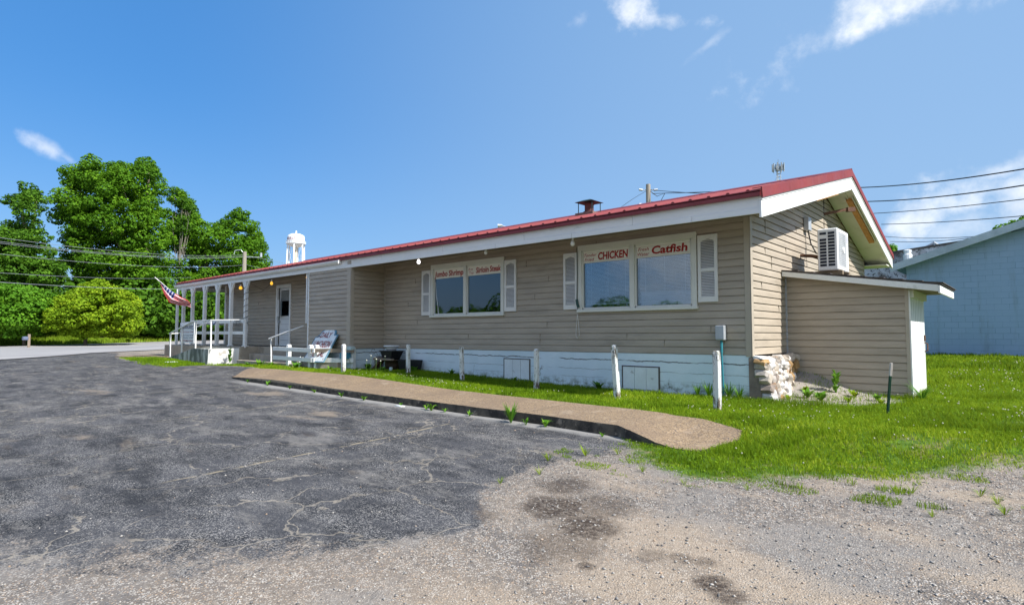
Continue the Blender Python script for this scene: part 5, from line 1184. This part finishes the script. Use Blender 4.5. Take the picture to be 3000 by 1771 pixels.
# utility poles
def pole(u,vtop,d,label,lean=0.,r=.15):
    b=at(u,vtop,d); t=thing('utility_pole',(b[0],b[1],0),label,'utility pole','wooden utility poles')
    m=MB(); m.tube([(b[0],b[1],-.3),(b[0]+lean,b[1],b[2])],[r*1.25,r*.85],12); m.build('pole',WOODP,t)
    return t,b
t,b=pole(1899,540,36,'weathered wooden pole with insulators rising behind the roof left of the mast',r=.16)
m=MB()
for dz in (.35,1.25,2.0):
    for s in (-1,1):
        p=b+np.array([MR[0][0]*s*.35,MR[0][1]*s*.35,-dz]); m.tube([b+np.array([0,0,-dz]),p],.03,6); m.tube([p,p+np.array([MR[0][0]*s*.22,MR[0][1]*s*.22,.03])],.07,8)
m.build('insulators',GALV,t)
t2,b2=pole(717,737,52,'wooden utility pole carrying the road wires in front of the maples',r=.17)
m=MB(); m.tube([b2+np.array([0,0,-.3]),b2+np.array([-.2,-.2,.15]),b2+np.array([-.55,-.55,.1]),b2+np.array([-.6,-.6,-.2])],.03,6); m.tube([b2+np.array([0,0,-.45]),b2+np.array([1.0,.9,-.45])],.03,6)
m.tube([b2+np.array([1.0,.9,-.45]),b2+np.array([1.0,.9,-.1])],.09,8); m.build('brackets',GALV,t2)
def wire(a,b,sag,r,mat,label,grp='overhead wires'):
    a=np.array(a);b=np.array(b); pts=[a*(1-t)+b*t-np.array([0,0,sag*4*t*(1-t)]) for t in np.linspace(0,1,17)]
    m=MB(); m.tube(pts,r,5,False); o=m.build('power_line',mat); rebase(o,tuple(a)); prop(o,label,'power line',grp); return o
# left road wires (from off frame left to the pole)
for k,(v0,v1,dl_) in enumerate(((692,746,'topmost'),(704,750,'second'),(709,752,'third'),(741,776,'lowest'))):
    wire(at(-60,v0-4,30),at(715,v1,52),.35,.010,WIREL,'%s pale cable of the bundle crossing the maples to the left pole'%dl_)
wire(at(-60,822,33),at(600,843,60),.2,.014,WIREL,'thin pale cable low across the yellow-green bush')
wire(at(-60,795,35),at(560,812,62),.2,.010,WIREL,'faint thin cable just above the yellow-green bush')
for (v0,u1,v1,l) in ((748,960,790,'upper'),(775,880,808,'lower')): wire(at(722,v0,52),at(u1,v1,66),.1,.012,WIREL,'%s short cable running right from the left pole to the roof'%l)
# right wires beyond the gable, behind the building
P0=at(1912,556,36)
for k,(ua,va,ub,vb,l,r) in enumerate(((1912,553,3150,468,'uppermost heavy',.02),(1912,580,3150,517,'second heavy',.02),(1912,640,3150,564,'third',.013),(1912,672,3150,618,'fourth',.012))):
    # the visible right parts rise toward the camera side
    pa=at(ua,va+14,36) if k<2 else at(ua,va+20,36)
    y2548={0:(2532,549),1:(2548,590),2:(2560,625),3:(2582,657)}[k]
    pm=at(y2548[0],y2548[1],27); pe=at(ub,vb,20)
    m=MB(); pts=[]
    for t_ in np.linspace(0,1,13): pts.append(pa*(1-t_)+pm*t_-np.array([0,0,.0]))
    for t_ in np.linspace(0,1,13)[1:]: pts.append(pm*(1-t_)+pe*t_-np.array([0,0,(.25 if k<2 else .12)*4*t_*(1-t_)*.5]))
    if k>=2: pts=pts[12:]
    m.tube(pts,r,5,False); o=m.build('power_line',WIRE); rebase(o,tuple(pts[0])); prop(o,'%s black cable crossing the sky right of the gable'%l,'power line','overhead wires')
wire(at(2590,692,34),at(3150,655,26),.25,.012,WIRE,'upper of the two thin cables meeting the blue building roof')
wire(at(2608,707,34),at(3150,640,24),.25,.012,WIRE,'lower of the two thin cables meeting the blue building roof')
wire(at(1893,560,36),at(1760,655,24),-.1,.012,WIRE,'thin service cable dropping left from the pole behind the roof')
wire(at(1905,556,36),at(2130,568,33),.05,.018,WIRE,'short heavy cable leaving the pole toward the mast')
m=MB(); q=[at(1905,560,36),at(1925,575,36),at(1948,566,36),at(1930,600,36),at(1906,590,36),at(1930,592,36),at(1975,588,35)]; m.tube(q,.022,5,False); o=m.build('cable_loops',WIRE,t)
# street lamp
ls=thing('street_lamp',tuple(at(1500,700,46)*np.array([1,1,0])),'curved arm street lamp peeking over the red roof','street lamp')
p=at(1497,672,46); m=MB(); m.tube([(p[0],p[1],0),(p[0],p[1],p[2]-1.2),tuple(at(1495,675,46)),tuple(at(1484,665,46)),tuple(at(1470,661,46))],.05,8); m.build('arm',GALV,ls)
m=MB(); m.tube([at(1472,660,46),at(1458,661,46)],[.09,.15],10); m.build('lamp_head',GALV,ls)
# mailbox
q=at(84,1010,52); q[2]=Z(q[0],q[1]); mb=thing('mailbox',tuple(q),'small grey mailbox on a brown post at the far roadside','mailbox')
m=MB(); m.box(q[0]-.07,q[0]+.07,q[1]-.07,q[1]+.07,0,1.15); m.build('post',WOODG,mb)
m=MB(); m.box(q[0]-.10,q[0]+.35,q[1]-.38,q[1]-.07,.72,.98); m.build('box',pbr('grey_blue_mailbox',(.12,.15,.22),.5,.1,4),mb,.05)
# ------------------------------------------------------------------ vegetation
def leaves(centers,radii,n_per,size,flat=.75,rng=RNG,up=.35):
    C_=[];Nn=[];Cv=[]
    for c,r,n in zip(centers,radii,n_per):
        d=rng.normal(size=(n,3)); d/=np.linalg.norm(d,axis=1)[:,None]; rad=r*(1-.38*rng.random(n)**1.6)
        low=d[:,2]<-.35; rad=np.where(low,rad*.7,rad)
        p=c+d*rad[:,None]*np.array([1,1,flat]); C_.append(p); nn=d+rng.normal(size=(n,3))*.55+np.array([0,0,up]); Nn.append(nn/np.linalg.norm(nn,axis=1)[:,None]); Cv.append(np.full(n,rng.random()))
    C_=np.concatenate(C_);Nn=np.concatenate(Nn);Cv=np.concatenate(Cv); n=len(C_)
    t=np.cross(Nn,rng.normal(size=(n,3))); t/=np.linalg.norm(t,axis=1)[:,None]; b=np.cross(Nn,t)
    s=size*rng.uniform(.6,1.3,n)[:,None]
    V=np.stack([C_-t*s*.5,C_+b*s*.38+Nn*s*.06,C_+t*s*.5,C_-b*s*.38+Nn*s*.06],1).reshape(-1,3)
    F=np.arange(4*n).reshape(n,4)
    lv=np.repeat(np.clip(Cv*.45+rng.random(n)*.55,0,1),4)
    return V,F,lv
def tree(outline,d,depth,trunk_u,mat,label,cat='tree',name='tree',nclump=60,cr=(1.0,2.0),leaf=.34,dens=60,trunk=(.4,.12),group=None,extra=(),seed=1,base_v=1000,limb=14,bark=BARK,dsq=1.):
    rng=np.random.default_rng(seed)
    us=[p[0] for p in outline];vs=[p[1] for p in outline]
    cen=[];rad=[]
    px=d/FPX
    P=[(u,v) for u,v in outline]
    tries=0
    u0,u1=min(us),max(us)
    while len(cen)<nclump and tries<20000:
        tries+=1
        u=rng.uniform(u0,u1);v=rng.uniform(min(vs),max(vs)); r=rng.uniform(*cr)
        sd=float(sdist(np.array(u),np.array(v),P))
        if sd<r/px*.62: continue
        # depth: hemi profile from distance to outline
        f=min(1.,sd*px/depth); dd=depth*math.sqrt(max(0,1-(1-f)**2))
        k=rng.choice([-1,-1,-1,1,0]); off=dd*k*rng.uniform(.55,1.) if k else rng.uniform(-.4,.4)*dd
        c=at(u,v,d+off)
        if any(np.linalg.norm(c-q)<(r+s)*.48 for q,s in zip(cen,rad)): continue
        cen.append(c);rad.append(r)
    for (u,v,r) in extra: cen.append(at(u,v,d));rad.append(r)
    b=at(trunk_u,base_v,d); b[2]=Z(b[0],b[1])
    t=thing(name,tuple(b),label,cat,group)
    npc=[int(dens*r*r/(leaf/.34)**2*2.6) for r in rad]
    nb=len(cen)
    for _ in range(int(nb*2.2)):
        k=rng.integers(nb); dvv=rng.normal(size=3); dvv/=np.linalg.norm(dvv); r=rad[k]*rng.uniform(.22,.5); cen.append(cen[k]+dvv*rad[k]*rng.uniform(.75,1.1)*np.array([1,1,.8])); rad.append(r); npc.append(int(dens*r*r/(leaf/.34)**2*3.))
    V,F,lv=leaves(cen,rad,npc,leaf,rng=rng); bigmesh('crown',V,F,mat,t,lv)
    m=MB(); top=cen[int(np.argmax([c[2] for c in cen]))]; H=top[2]-b[2]
    tp=[b+np.array([0,0,-.2]),b+np.array([.1,0,H*.25]),b*.6+np.array([top[0],top[1],b[2]])*.4+np.array([0,0,H*.55]),np.array([top[0],top[1],b[2]+H*.92])]
    m.tube(tp,[trunk[0],trunk[0]*.85,trunk[0]*.5,trunk[1]*.6],8)
    idx=rng.permutation(nb)[:limb]
    for i in idx:
        c=cen[i]; h=min(max((c[2]-b[2])*.55,H*.15),H*.7); s=b+np.array([0,0,h])+ (tp[2]-b)*np.array([1,1,0])*min(1,h/(H*.55)); mid=(s+c)/2+np.array([0,0,-.3]); m.tube([s,mid,c],[trunk[1],trunk[1]*.7,trunk[1]*.25],5)
    m.build('trunk',bark,t)
    return t
# big maple
tree([(150,632),(178,560),(190,500),(225,480),(260,450),(310,447),(350,470),(400,462),(470,470),(480,540),(470,560),(490,600),(500,700),(515,800),(520,880),(505,985),(200,985),(190,800),(196,735),(182,700),(176,668),(148,655)],74,5.5,420,LEAF,'tallest broad maple with dense crown behind the flag','tree','maple_tree',210,(.8,1.8),.25,62,(.55,.16),seed=3,limb=26,group='roadside trees across the road')
tree([(28,612),(30,585),(55,552),(82,534),(112,552),(148,592),(140,612),(112,628),(108,662),(135,688),(160,705),(172,740),(190,800),(195,880),(170,985),(-120,985),(-120,700),(-20,672),(20,660),(52,652),(56,628)],68,4.0,90,LEAFD,'narrow-topped tree at the left edge left of the maple','tree','broadleaf_tree',230,(.42,1.15),.22,66,(.4,.12),seed=4,limb=22,group='roadside trees across the road')
tree([(480,620),(500,560),(530,550),(560,600),(590,640),(640,650),(680,615),(730,620),(765,690),(785,720),(808,760),(800,800),(800,985),(480,985)],82,5.5,640,LEAF,'rounded tree between the maple and the water tower','tree','broadleaf_tree',160,(.8,1.7),.27,60,(.45,.14),seed=5,limb=20,group='roadside trees across the road')
tree([(485,590),(500,548),(525,540),(555,560),(570,610),(560,690),(500,690)],78,2.2,520,LEAFD,'thin half-bare treetop between the maple and the rounded tree','tree','sparse_tree',16,(.45,.8),.20,50,(.11,.045),seed=6,limb=16,bark=pbr('bare_branch',(.34,.31,.26),.8,.15,4),group='roadside trees across the road')
tree([(-150,985),(-150,840),(-60,825),(20,830),(100,835),(150,860),(160,985)],60,3.,70,LEAFB,'mid green spreading bush at the left edge of the roadside','bush','bush',80,(.55,1.2),.20,70,(.12,.06),seed=7,limb=14,group='roadside bushes')
tree([(128,985),(130,930),(160,880),(200,850),(250,828),(300,818),(350,832),(390,860),(412,920),(412,970),(380,990),(150,990)],58,3.6,250,LEAFY,'bright yellow-green bush in front of the maple','bush','bush',130,(.4,.95),.17,85,(.14,.05),seed=8,limb=16,group='roadside bushes')
tree([(395,985),(400,890),(440,850),(500,830),(560,860),(640,850),(720,840),(800,850),(800,985)],70,3.,560,LEAFD,'dark low growth behind the porch posts','bush','bush',95,(.7,1.5),.24,60,(.15,.06),seed=9,limb=10,group='roadside bushes')
tree([(2860,740),(2870,715),(2905,700),(2930,660),(2960,655),(3000,625),(3050,620),(3090,700),(3060,760),(2900,760)],60,3.,2980,LEAFB,'treetop showing above the blue building roof','tree','broadleaf_tree',36,(.5,1.0),.26,60,(.3,.1),seed=10,limb=8)
tree([(2600,745),(2606,725),(2614,709),(2622,725),(2628,745)],40,.5,2614,LEAFB,'small bush tip beside the gable above the stone parapet','bush','bush',8,(.25,.4),.16,80,(.05,.03),seed=11,limb=3)
# distant hedge closing the horizon on the left, behind everything
def far_wood():
    rng=np.random.default_rng(21); cen=[];rad=[]
    for u in np.arange(-700,1150,16):
        for k in range(2):
            c=at(u,960-rng.uniform(0,45),rng.uniform(100,125)); cen.append(c); rad.append(rng.uniform(2.5,4.5))
    for a in np.arange(-30,200,6):     # tree line behind the camera, mirrored in the windows
        th=math.radians(a-190); 
        p=np.array([3+70*math.cos(th),-10+70*math.sin(th),rng.uniform(2,4)]); cen.append(p); rad.append(rng.uniform(3,5.5))
    V,F,lv=leaves(cen,rad,[int(90*r*r) for r in rad],.5,rng=rng); o=bigmesh('far_wood',V,F,LEAFD,None,lv); prop(o,'continuous distant wood along the horizon','wood',kind='stuff')
far_wood()
# grass blades
def blades(x,y,h,w,rng,mat,name,label,lean=.5,cat='grass'):
    n=len(x); z=gz(x,y); a=rng.uniform(0,2*np.pi,n); dx,dy=np.cos(a),np.sin(a); la=rng.uniform(0,2*np.pi,n); ll=h*lean*rng.random(n)
    b=np.stack([x,y,z-.005],1); wv=np.stack([dx*w/2,dy*w/2,np.zeros(n)],1); mid=b+np.stack([np.cos(la)*ll*.35,np.sin(la)*ll*.35,h*.6],1); tip=b+np.stack([np.cos(la)*ll,np.sin(la)*ll,h],1)
    V=np.stack([b-wv,b+wv,mid+wv*.75,mid-wv*.75,tip+wv*.15,tip-wv*.15],1).reshape(-1,3)
    i=np.arange(n)*6; F=np.concatenate([np.stack([i,i+1,i+2,i+3],1),np.stack([i+3,i+2,i+4,i+5],1)])
    pat=.5+1.3*wob(x*.6,y*.6+3)+.7*wob(x*3,y*3)-.5*(wob(x*1.3+8,y*1.3+2)>.16)
    lv=np.repeat(np.clip(.55*rng.random(n)**1.3+.45*pat,0,1),6)
    o=bigmesh(name,V,F,mat,None,lv); prop(o,label,cat,kind='stuff'); return o
SWP=[(.80,-3.92),(.30,-3.95),(-.33,-3.74),(-1.5,-3.68),(-5.5,-3.68),(-9.2,-3.62),(-12.3,-3.5),(-13.35,-2.62),(-13.3,-2.5),(-12.,-2.36),(-10.8,-2.36),(-9.1,-2.28),(-7.1,-2.30),(-5.2,-2.40),(-2.9,-2.48),(-.8,-2.55),(.3,-2.66),(.92,-2.95),(1.0,-3.25)]
TUFT=[(float(a),float(b)) for a,b in zip(RNG.uniform(.2,4.6,60),RNG.uniform(-5.6,-2.2,60)) if -1.2<float(sdist(np.array(a),np.array(b),LAWN))<.05]+[(-.35,-5.2),(-.2,-5.5),(-.1,-5.0),(.0,-4.7),(-.25,-4.9),(-.1,-6.0),(.2,-5.05),(-.45,-4.7)]
def lawn():
    rng=np.random.default_rng(31); XX=[];YY=[];HH=[];WW=[]
    def add(x0,x1,y0,y1,dens,h,w):
        n=int((x1-x0)*(y1-y0)*dens); x=rng.uniform(x0,x1,n); y=rng.uniform(y0,y1,n)
        dl=np.maximum(np.maximum(sdist(x,y,LAWN),sdist(x,y,RAMPG)),sdist(x,y,STEPG))+wob(x+3,y*1.3)*.20; dp=sdist(x,y,PAD)
        p=((dl+.30*wob(x*5,y*5)+.22*wob(x*14+2,y*14)+rng.normal(size=n)*.07)>0.0)*np.clip(1.0+1.6*wob(x*2.2+5,y*2.2),.12,1.)*np.where(dp>-.05,.16,1.)
        for tx,ty in TUFT: p=np.maximum(p,.8*(np.hypot(x-tx,(y-ty)*1.4)+.12*wob(x*9,y*9)<.10+.09*math.sin(tx*37+ty*11)))
        # stay clear of walls and slabs
        bad=(sdist(x,y,SWP)>.005)|((x<.0)&(y>-.01))|((x>-.05)&(x<2.0)&(y>1.83)&(y<3.95))|((x<-10.4)&(y>-1.12))
        keep=(rng.random(n)<p)&~bad; x,y=x[keep],y[keep]; s=rng.uniform(.55,1.25,len(x))
        s=s*np.where((y>-.35)&(x<0),1.5,1.)*np.where(wob(x*1.3+8,y*1.3+2)>.16,1.55,1.)*np.clip(.55+.6*dl[keep],.5,1.)*(1+.35*wob(x*1.5,y*1.5)); XX.append(x);YY.append(y);HH.append(h*s);WW.append(np.full(len(x),w))
    add(-.5,6,-5.2,-1,5200,.055,.006); add(-.5,5.,-1,3,3200,.06,.007); add(-14,-.5,-2.8,0,2600,.06,.008)
    add(.0,8,3,9,1100,.07,.012); add(.5,16,9,16.2,450,.09,.022); add(-24.6,-17.2,-3.7,-1.9,900,.08,.016); add(-17.4,-12.6,-2.7,-1.4,1500,.10,.012)
    x,y,h,w=map(np.concatenate,(XX,YY,HH,WW)); blades(x,y,h,w,rng,GRASSM,'lawn_grass','short green grass of the lawn around the restaurant',.9)
    # broad clover leaves
    n=26000; x=rng.uniform(-1,6,n); y=rng.uniform(-5,3.,n); dl=sdist(x,y,LAWN)+wob(x+3,y*1.3)*.2; k=(dl>.05)&(sdist(x,y,SWP)<0)&(sdist(x,y,PAD)<-.05)&~((x<0.02)&(y>0))&~((x>-.05)&(x<2.0)&(y>1.83)&(y<3.95))&(rng.random(n)<.35+.5*wob(x*.9,y*.9+4)); x,y=x[k],y[k]; n=len(x)
    z=gz(x,y)+rng.uniform(.02,.06,n); c=np.stack([x,y,z],1); a=rng.uniform(0,6.28,n); V=[];
    nn=rng.normal(size=(n,3))*.35+np.array([0,0,1]); nn/=np.linalg.norm(nn,axis=1)[:,None]; t=np.cross(nn,np.stack([np.cos(a),np.sin(a),0*a],1)); t/=np.linalg.norm(t,axis=1)[:,None]; b=np.cross(nn,t); s=rng.uniform(.008,.016,n)[:,None]
    V=np.stack([c-t*s-b*s*.5,c+t*s-b*s*.5,c+t*s*.6+b*s,c-t*s*.6+b*s],1).reshape(-1,3); o=bigmesh('clover_leaves',V,np.arange(4*n).reshape(n,4),GRASSM,None,np.repeat(rng.random(n)*.6,4)); prop(o,'small round clover leaves scattered through the lawn','clover',kind='stuff')
    # white clover heads
    fl=[]
    def fadd(x0,x1,y0,y1,nn_,r): 
        x=rng.uniform(x0,x1,nn_);y=rng.uniform(y0,y1,nn_); dl=sdist(x,y,LAWN); k=(dl>.12)&(sdist(x,y,SWP)<0)&(sdist(x,y,PAD)<0)&(wob(x*1.1,y*1.1+9)>-.02)&~((x<.02)&(y>-.25))&~((x>-.05)&(x<2.1)&(y>1.7)&(y<4.)); x,y=x[k],y[k]
        for a,b_ in zip(x,y): fl.append((a,b_,Z(a,b_)+rng.uniform(.05,.09),r*rng.uniform(.7,1.2)))
    fadd(-.3,6,-5,-.5,330,.009); fadd(-.5,6,-.5,3.5,300,.011); fadd(-13,-.5,-2.4,-1.2,260,.010); fadd(2,10,3.5,9,420,.015); fadd(2,15,9,16,420,.022)
    oc=np.array([[1,0,0],[-1,0,0],[0,1,0],[0,-1,0],[0,0,1],[0,0,-1]],float); of=np.array([[0,2,4],[2,1,4],[1,3,4],[3,0,4],[2,0,5],[1,2,5],[3,1,5],[0,3,5]])
    P=np.array(fl); V=(P[:,None,:3]+oc[None]*P[:,None,3:4]).reshape(-1,3); F=(of[None]+(np.arange(len(P))*6)[:,None,None]).reshape(-1,3)
    o=bigmesh('clover_flowers',V,F,pbr('clover_head_white',(.48,.47,.34),.8,.2,9)); prop(o,'tiny white clover flower heads dotted over the lawn','clover flowers',kind='stuff')
lawn()
def verge():
    rng=np.random.default_rng(33); n=90000
    t=rng.random(n)**.9; L=[(-53.5,-22),(-56.0,-7),(-57.7,-1.5),(-59.4,4),(-61.2,11),(-65,26),(-72,64)]; s=rng.random(n)*(len(L)-1.001); i=s.astype(int); f=s-i; La=np.array(L); p=La[i]*(1-f)[:,None]+La[i+1]*f[:,None]
    off=rng.random(n)**.8*11; x=p[:,0]-.3-off; y=p[:,1]+rng.normal(size=n)*.3; h=rng.uniform(.4,.85,n)*np.clip(.5+off/6,.5,1.7); blades(x,y,h,np.full(n,.06),rng,GRASSY,'verge_grass','tall yellow-green roadside grass below the trees',.5)
verge()
# stone chips on the gravel
def chips():
    rng=np.random.default_rng(41); n=26000; x=rng.uniform(-3,6,n); y=rng.uniform(-9.9,-2,n); dA_=sdist(x,y,ASPH); dl=sdist(x,y,LAWN)
    k=(dl<.1)&((dA_<.02)|(rng.random(n)<.10))&(np.hypot(x-3.55,y+10)>1.2); x,y=x[k],y[k]
    n2=2600; x2=rng.uniform(0,2,n2); y2=rng.uniform(-.6,3,n2); k=(sdist(x2,y2,PAD)>-.03)&(y2<1.8); x=np.concatenate([x,x2[k]]);y=np.concatenate([y,y2[k]]); n=len(x)
    s=.0035+.009*rng.random(n)**2.5; c=np.stack([x,y,gz(x,y)+wob(x,y)*.010+s*.3],1)
    oc=np.array([[1,0,0],[-1,0,0],[0,1,0],[0,-1,0],[0,0,1],[0,0,-1]],float); of=np.array([[0,2,4],[2,1,4],[1,3,4],[3,0,4],[2,0,5],[1,2,5],[3,1,5],[0,3,5]])
    J=oc[None]*rng.uniform(.6,1.4,(n,6,1))*np.stack([rng.uniform(.7,1.4,n),rng.uniform(.7,1.4,n),rng.uniform(.4,.8,n)],1)[:,None,:]
    a=rng.uniform(0,6.28,n); ca,sa=np.cos(a)[:,None],np.sin(a)[:,None]; J=np.stack([J[:,:,0]*ca-J[:,:,1]*sa,J[:,:,0]*sa+J[:,:,1]*ca,J[:,:,2]],2)
    V=(c[:,None]+J*s[:,None,None]).reshape(-1,3); F=(of[None]+(np.arange(n)*6)[:,None,None]).reshape(-1,3)
    m,h,b,o_=newmat('gravel_chip'); at_=h.n('ShaderNodeAttribute',attribute_name='lv'); c_=h.mix(h.mr(at_.outputs['Fac'],0.,.7),(.11,.105,.10),(.38,.355,.32)); c_=h.mix(h.mr(at_.outputs['Fac'],.88,1.),c_,(.36,.25,.165)); h.link(c_,b.inputs['Base Color']); b.inputs['Roughness'].default_value=.85
    o=bigmesh('gravel_stones',V,F,m,None,np.repeat(rng.random(n),6)); prop(o,'loose grey and tan gravel chips on the drive','gravel',kind='stuff')
chips()
# individual weeds: rosettes of broad leaves with a few stems
def weed(x,y,z,h,n,label,seed,spread=.6,stem=False,grass=False,group='weeds along the kerb',mat=None):
    rng=np.random.default_rng(seed); V=[];F=[]
    for k in range(n):
        a=rng.uniform(0,6.28); L=h*rng.uniform(.6,1.1); w=L*(.05 if grass else rng.uniform(.22,.34)); out=spread*rng.uniform(.5,1.2); z0=z+(h*.85*rng.random() if stem else 0)
        if stem: L=h*.38; w=L*.4
        d=np.array([math.cos(a),math.sin(a),0]); s=np.array([-d[1],d[0],0]); b=np.array([x,y,z0])+d*.005
        p1=b+d*L*out*.5+np.array([0,0,L*.55]); p2=b+d*L*out+np.array([0,0,L*(.75 if not grass else 1.)*rng.uniform(.6,1.1)])
        i=len(V); V+=[b-s*w*.15,b+s*w*.15,p1+s*w*.5,p1-s*w*.5,p2+s*w*.08,p2-s*w*.08]; F+=[(i,i+1,i+2,i+3),(i+3,i+2,i+4,i+5)]
    o=bigmesh('weed',np.array(V),np.array(F),mat or WEEDM,None,np.repeat(rng.random(n),6)); 
    if stem:
        m=MB(); m.tube([(x,y,z),(x+.01,y,z+h)],[.006,.003],5); 
    rebase(o,(x,y,z)); prop(o,label,'weed',group)
    if stem: m.build('stem',pbr('green_stem',(.10,.20,.04),.7,.2,6),o)
    return o
CW=[(-6.54,-3.76,.12,'far'),(-5.75,-3.78,.13,''),(-4.63,-3.78,.08,''),(-3.95,-3.78,.12,''),(-3.80,-3.80,.18,''),(-3.5,-3.77,.09,''),(-2.92,-3.78,.10,''),(-1.75,-3.82,.13,''),(-1.43,-3.78,.16,''),(-.48,-3.84,.08,''),(-7.6,-3.74,.12,''),(-8.7,-3.72,.12,''),(-9.8,-3.7,.14,''),(-10.9,-3.68,.12,'')]
ORD=['first','second','third','fourth','fifth','sixth','seventh','eighth','ninth','tenth','eleventh','twelfth','thirteenth','fourteenth','fifteenth']
def ranked(L): 
    o=sorted(range(len(L)),key=lambda i:-L[i][0]); return {i:ORD[k] for k,i in enumerate(o)}
rk_=ranked(CW)
for i,(x,y,h,_) in enumerate(CW): weed(x,y,Z(x,y),h,9,'small leafy weed at the foot of the kerb, %s from the near right end'%rk_[i],100+i,.7)
weed(-2.02,-3.83,Z(-2,-3.83),.32,60,'large grassy clump at the foot of the kerb in the middle of the sidewalk',130,.55,grass=True)
weed(-17.05,-1.62,.18,.50,26,'tall stemmed weed growing against the bright ramp end block',131,.5,stem=True,group='weeds by the building')
weed(.95,1.35,.12,.42,26,'tall leafy weed on the gravel patch by the stone footing',132,.6,stem=True,group='weeds by the building')
weed(.95,.35,.1,.22,24,'low broad-leaved weed in the middle of the gravel patch before the shed',133,.9,group='weeds by the building')
weed(.65,.75,.1,.20,20,'low weed on the gravel patch close to the stone footing',134,.9,group='weeds by the building')
for i,(x,y,h) in enumerate(((.45,.35,.10),(.80,.95,.13),(1.3,.55,.12),(1.25,1.25,.16),(.5,1.2,.12),(1.75,.55,.12))): weed(x,y,Z(x,y),h,26,'small grassy weed on the gravel patch before the shed, %s from the stone footing'%('first','third','fifth','fourth','second','last')[i],210+i,.8,group='small weeds on the gravel patch',mat=GRASSM)
weed(1.62,1.05,.1,.14,20,'low weed at the shed wall behind the green stake',135,.9,group='weeds by the building')
weed(2.15,1.6,.1,.30,50,'pale grassy weed at the foot of the white shed door',136,.9,grass=True,group='weeds by the building')
FW=((-14.3,-1.85,.26),(-13.5,-1.85,.20),(-15.2,-1.8,.18),(-12.0,-1.85,.24),(-10.6,-1.62,.16),(-9.9,-.9,.22),(-9.3,-.85,.18),(-8.4,-.5,.22),(-10.1,-.75,.26),(-7.3,-.2,.2),(-2.9,-.25,.22),(-5.2,-.2,.14))
rk_=ranked(FW)
for i,(x,y,h) in enumerate(FW):
    weed(x,y,Z(x,y),h,22,'leafy weed in the shade along the restaurant front, %s from the stone footing'%rk_[i],140+i,.8,group='weeds along the shaded front')
WW=((-.9,-.16,.34),(-.7,-.14,.42),(-.35,-.14,.40),(-.15,-.2,.36),(-.5,-.2,.30))
rk_=ranked(WW)
for i,(x,y,h) in enumerate(WW):
    weed(x,y,Z(x,y),h*.7,46,'wispy dark weed against the foundation below the meter box, %s from the corner'%rk_[i],160+i,.5,grass=True,group='wispy weeds at the foundation corner',mat=WEEDM)
TW=((-.30,-5.15,.10),(-.1,-4.75,.12),(.15,-4.5,.10),(-.05,-5.6,.08),(-.15,-6.05,.07),(2.04,-4.68,.06),(2.35,-4.3,.07),(2.77,-4.24,.08),(2.96,-4.8,.06),(3.19,-4.05,.09),(3.35,-4.45,.08),(3.3,-4.2,.08),(1.7,-4.95,.06),(1.2,-5.1,.06),(.7,-4.95,.07))
rk_=ranked(TW)
for i,(x,y,h) in enumerate(TW):
    weed(x,y,Z(x,y),h,34,'thin grass tuft in the bare gravel, %s counted from the right'%rk_[i],180+i,.9,grass=True,group='grass tufts in the gravel',mat=GRASSM)
# dandelion-like seed heads on stems by the planters
t=thing('seed_heads',(-8.85,-1.35,.17),'cluster of tall white seed heads on thin stems before the planters','weed')
for i in range(6):
    m=MB();m2=MB()
    x=-9.15+.14*i; y=-1.45+.03*(i%3); z=Z(x,y); h=.30+.04*((i*7)%4); m.tube([(x,y,z),(x+.02,y,z+h)],.004,4); m2.lathe((x+.02,y,z+h),[(.004,0),(.018,.012),(.018,.024),(.004,.034)],8)
    m.build('stem',pbr('green_stem',(.1,.2,.04)),t); m2.build('head',pbr('clover_white',(.6,.6,.5)),t)
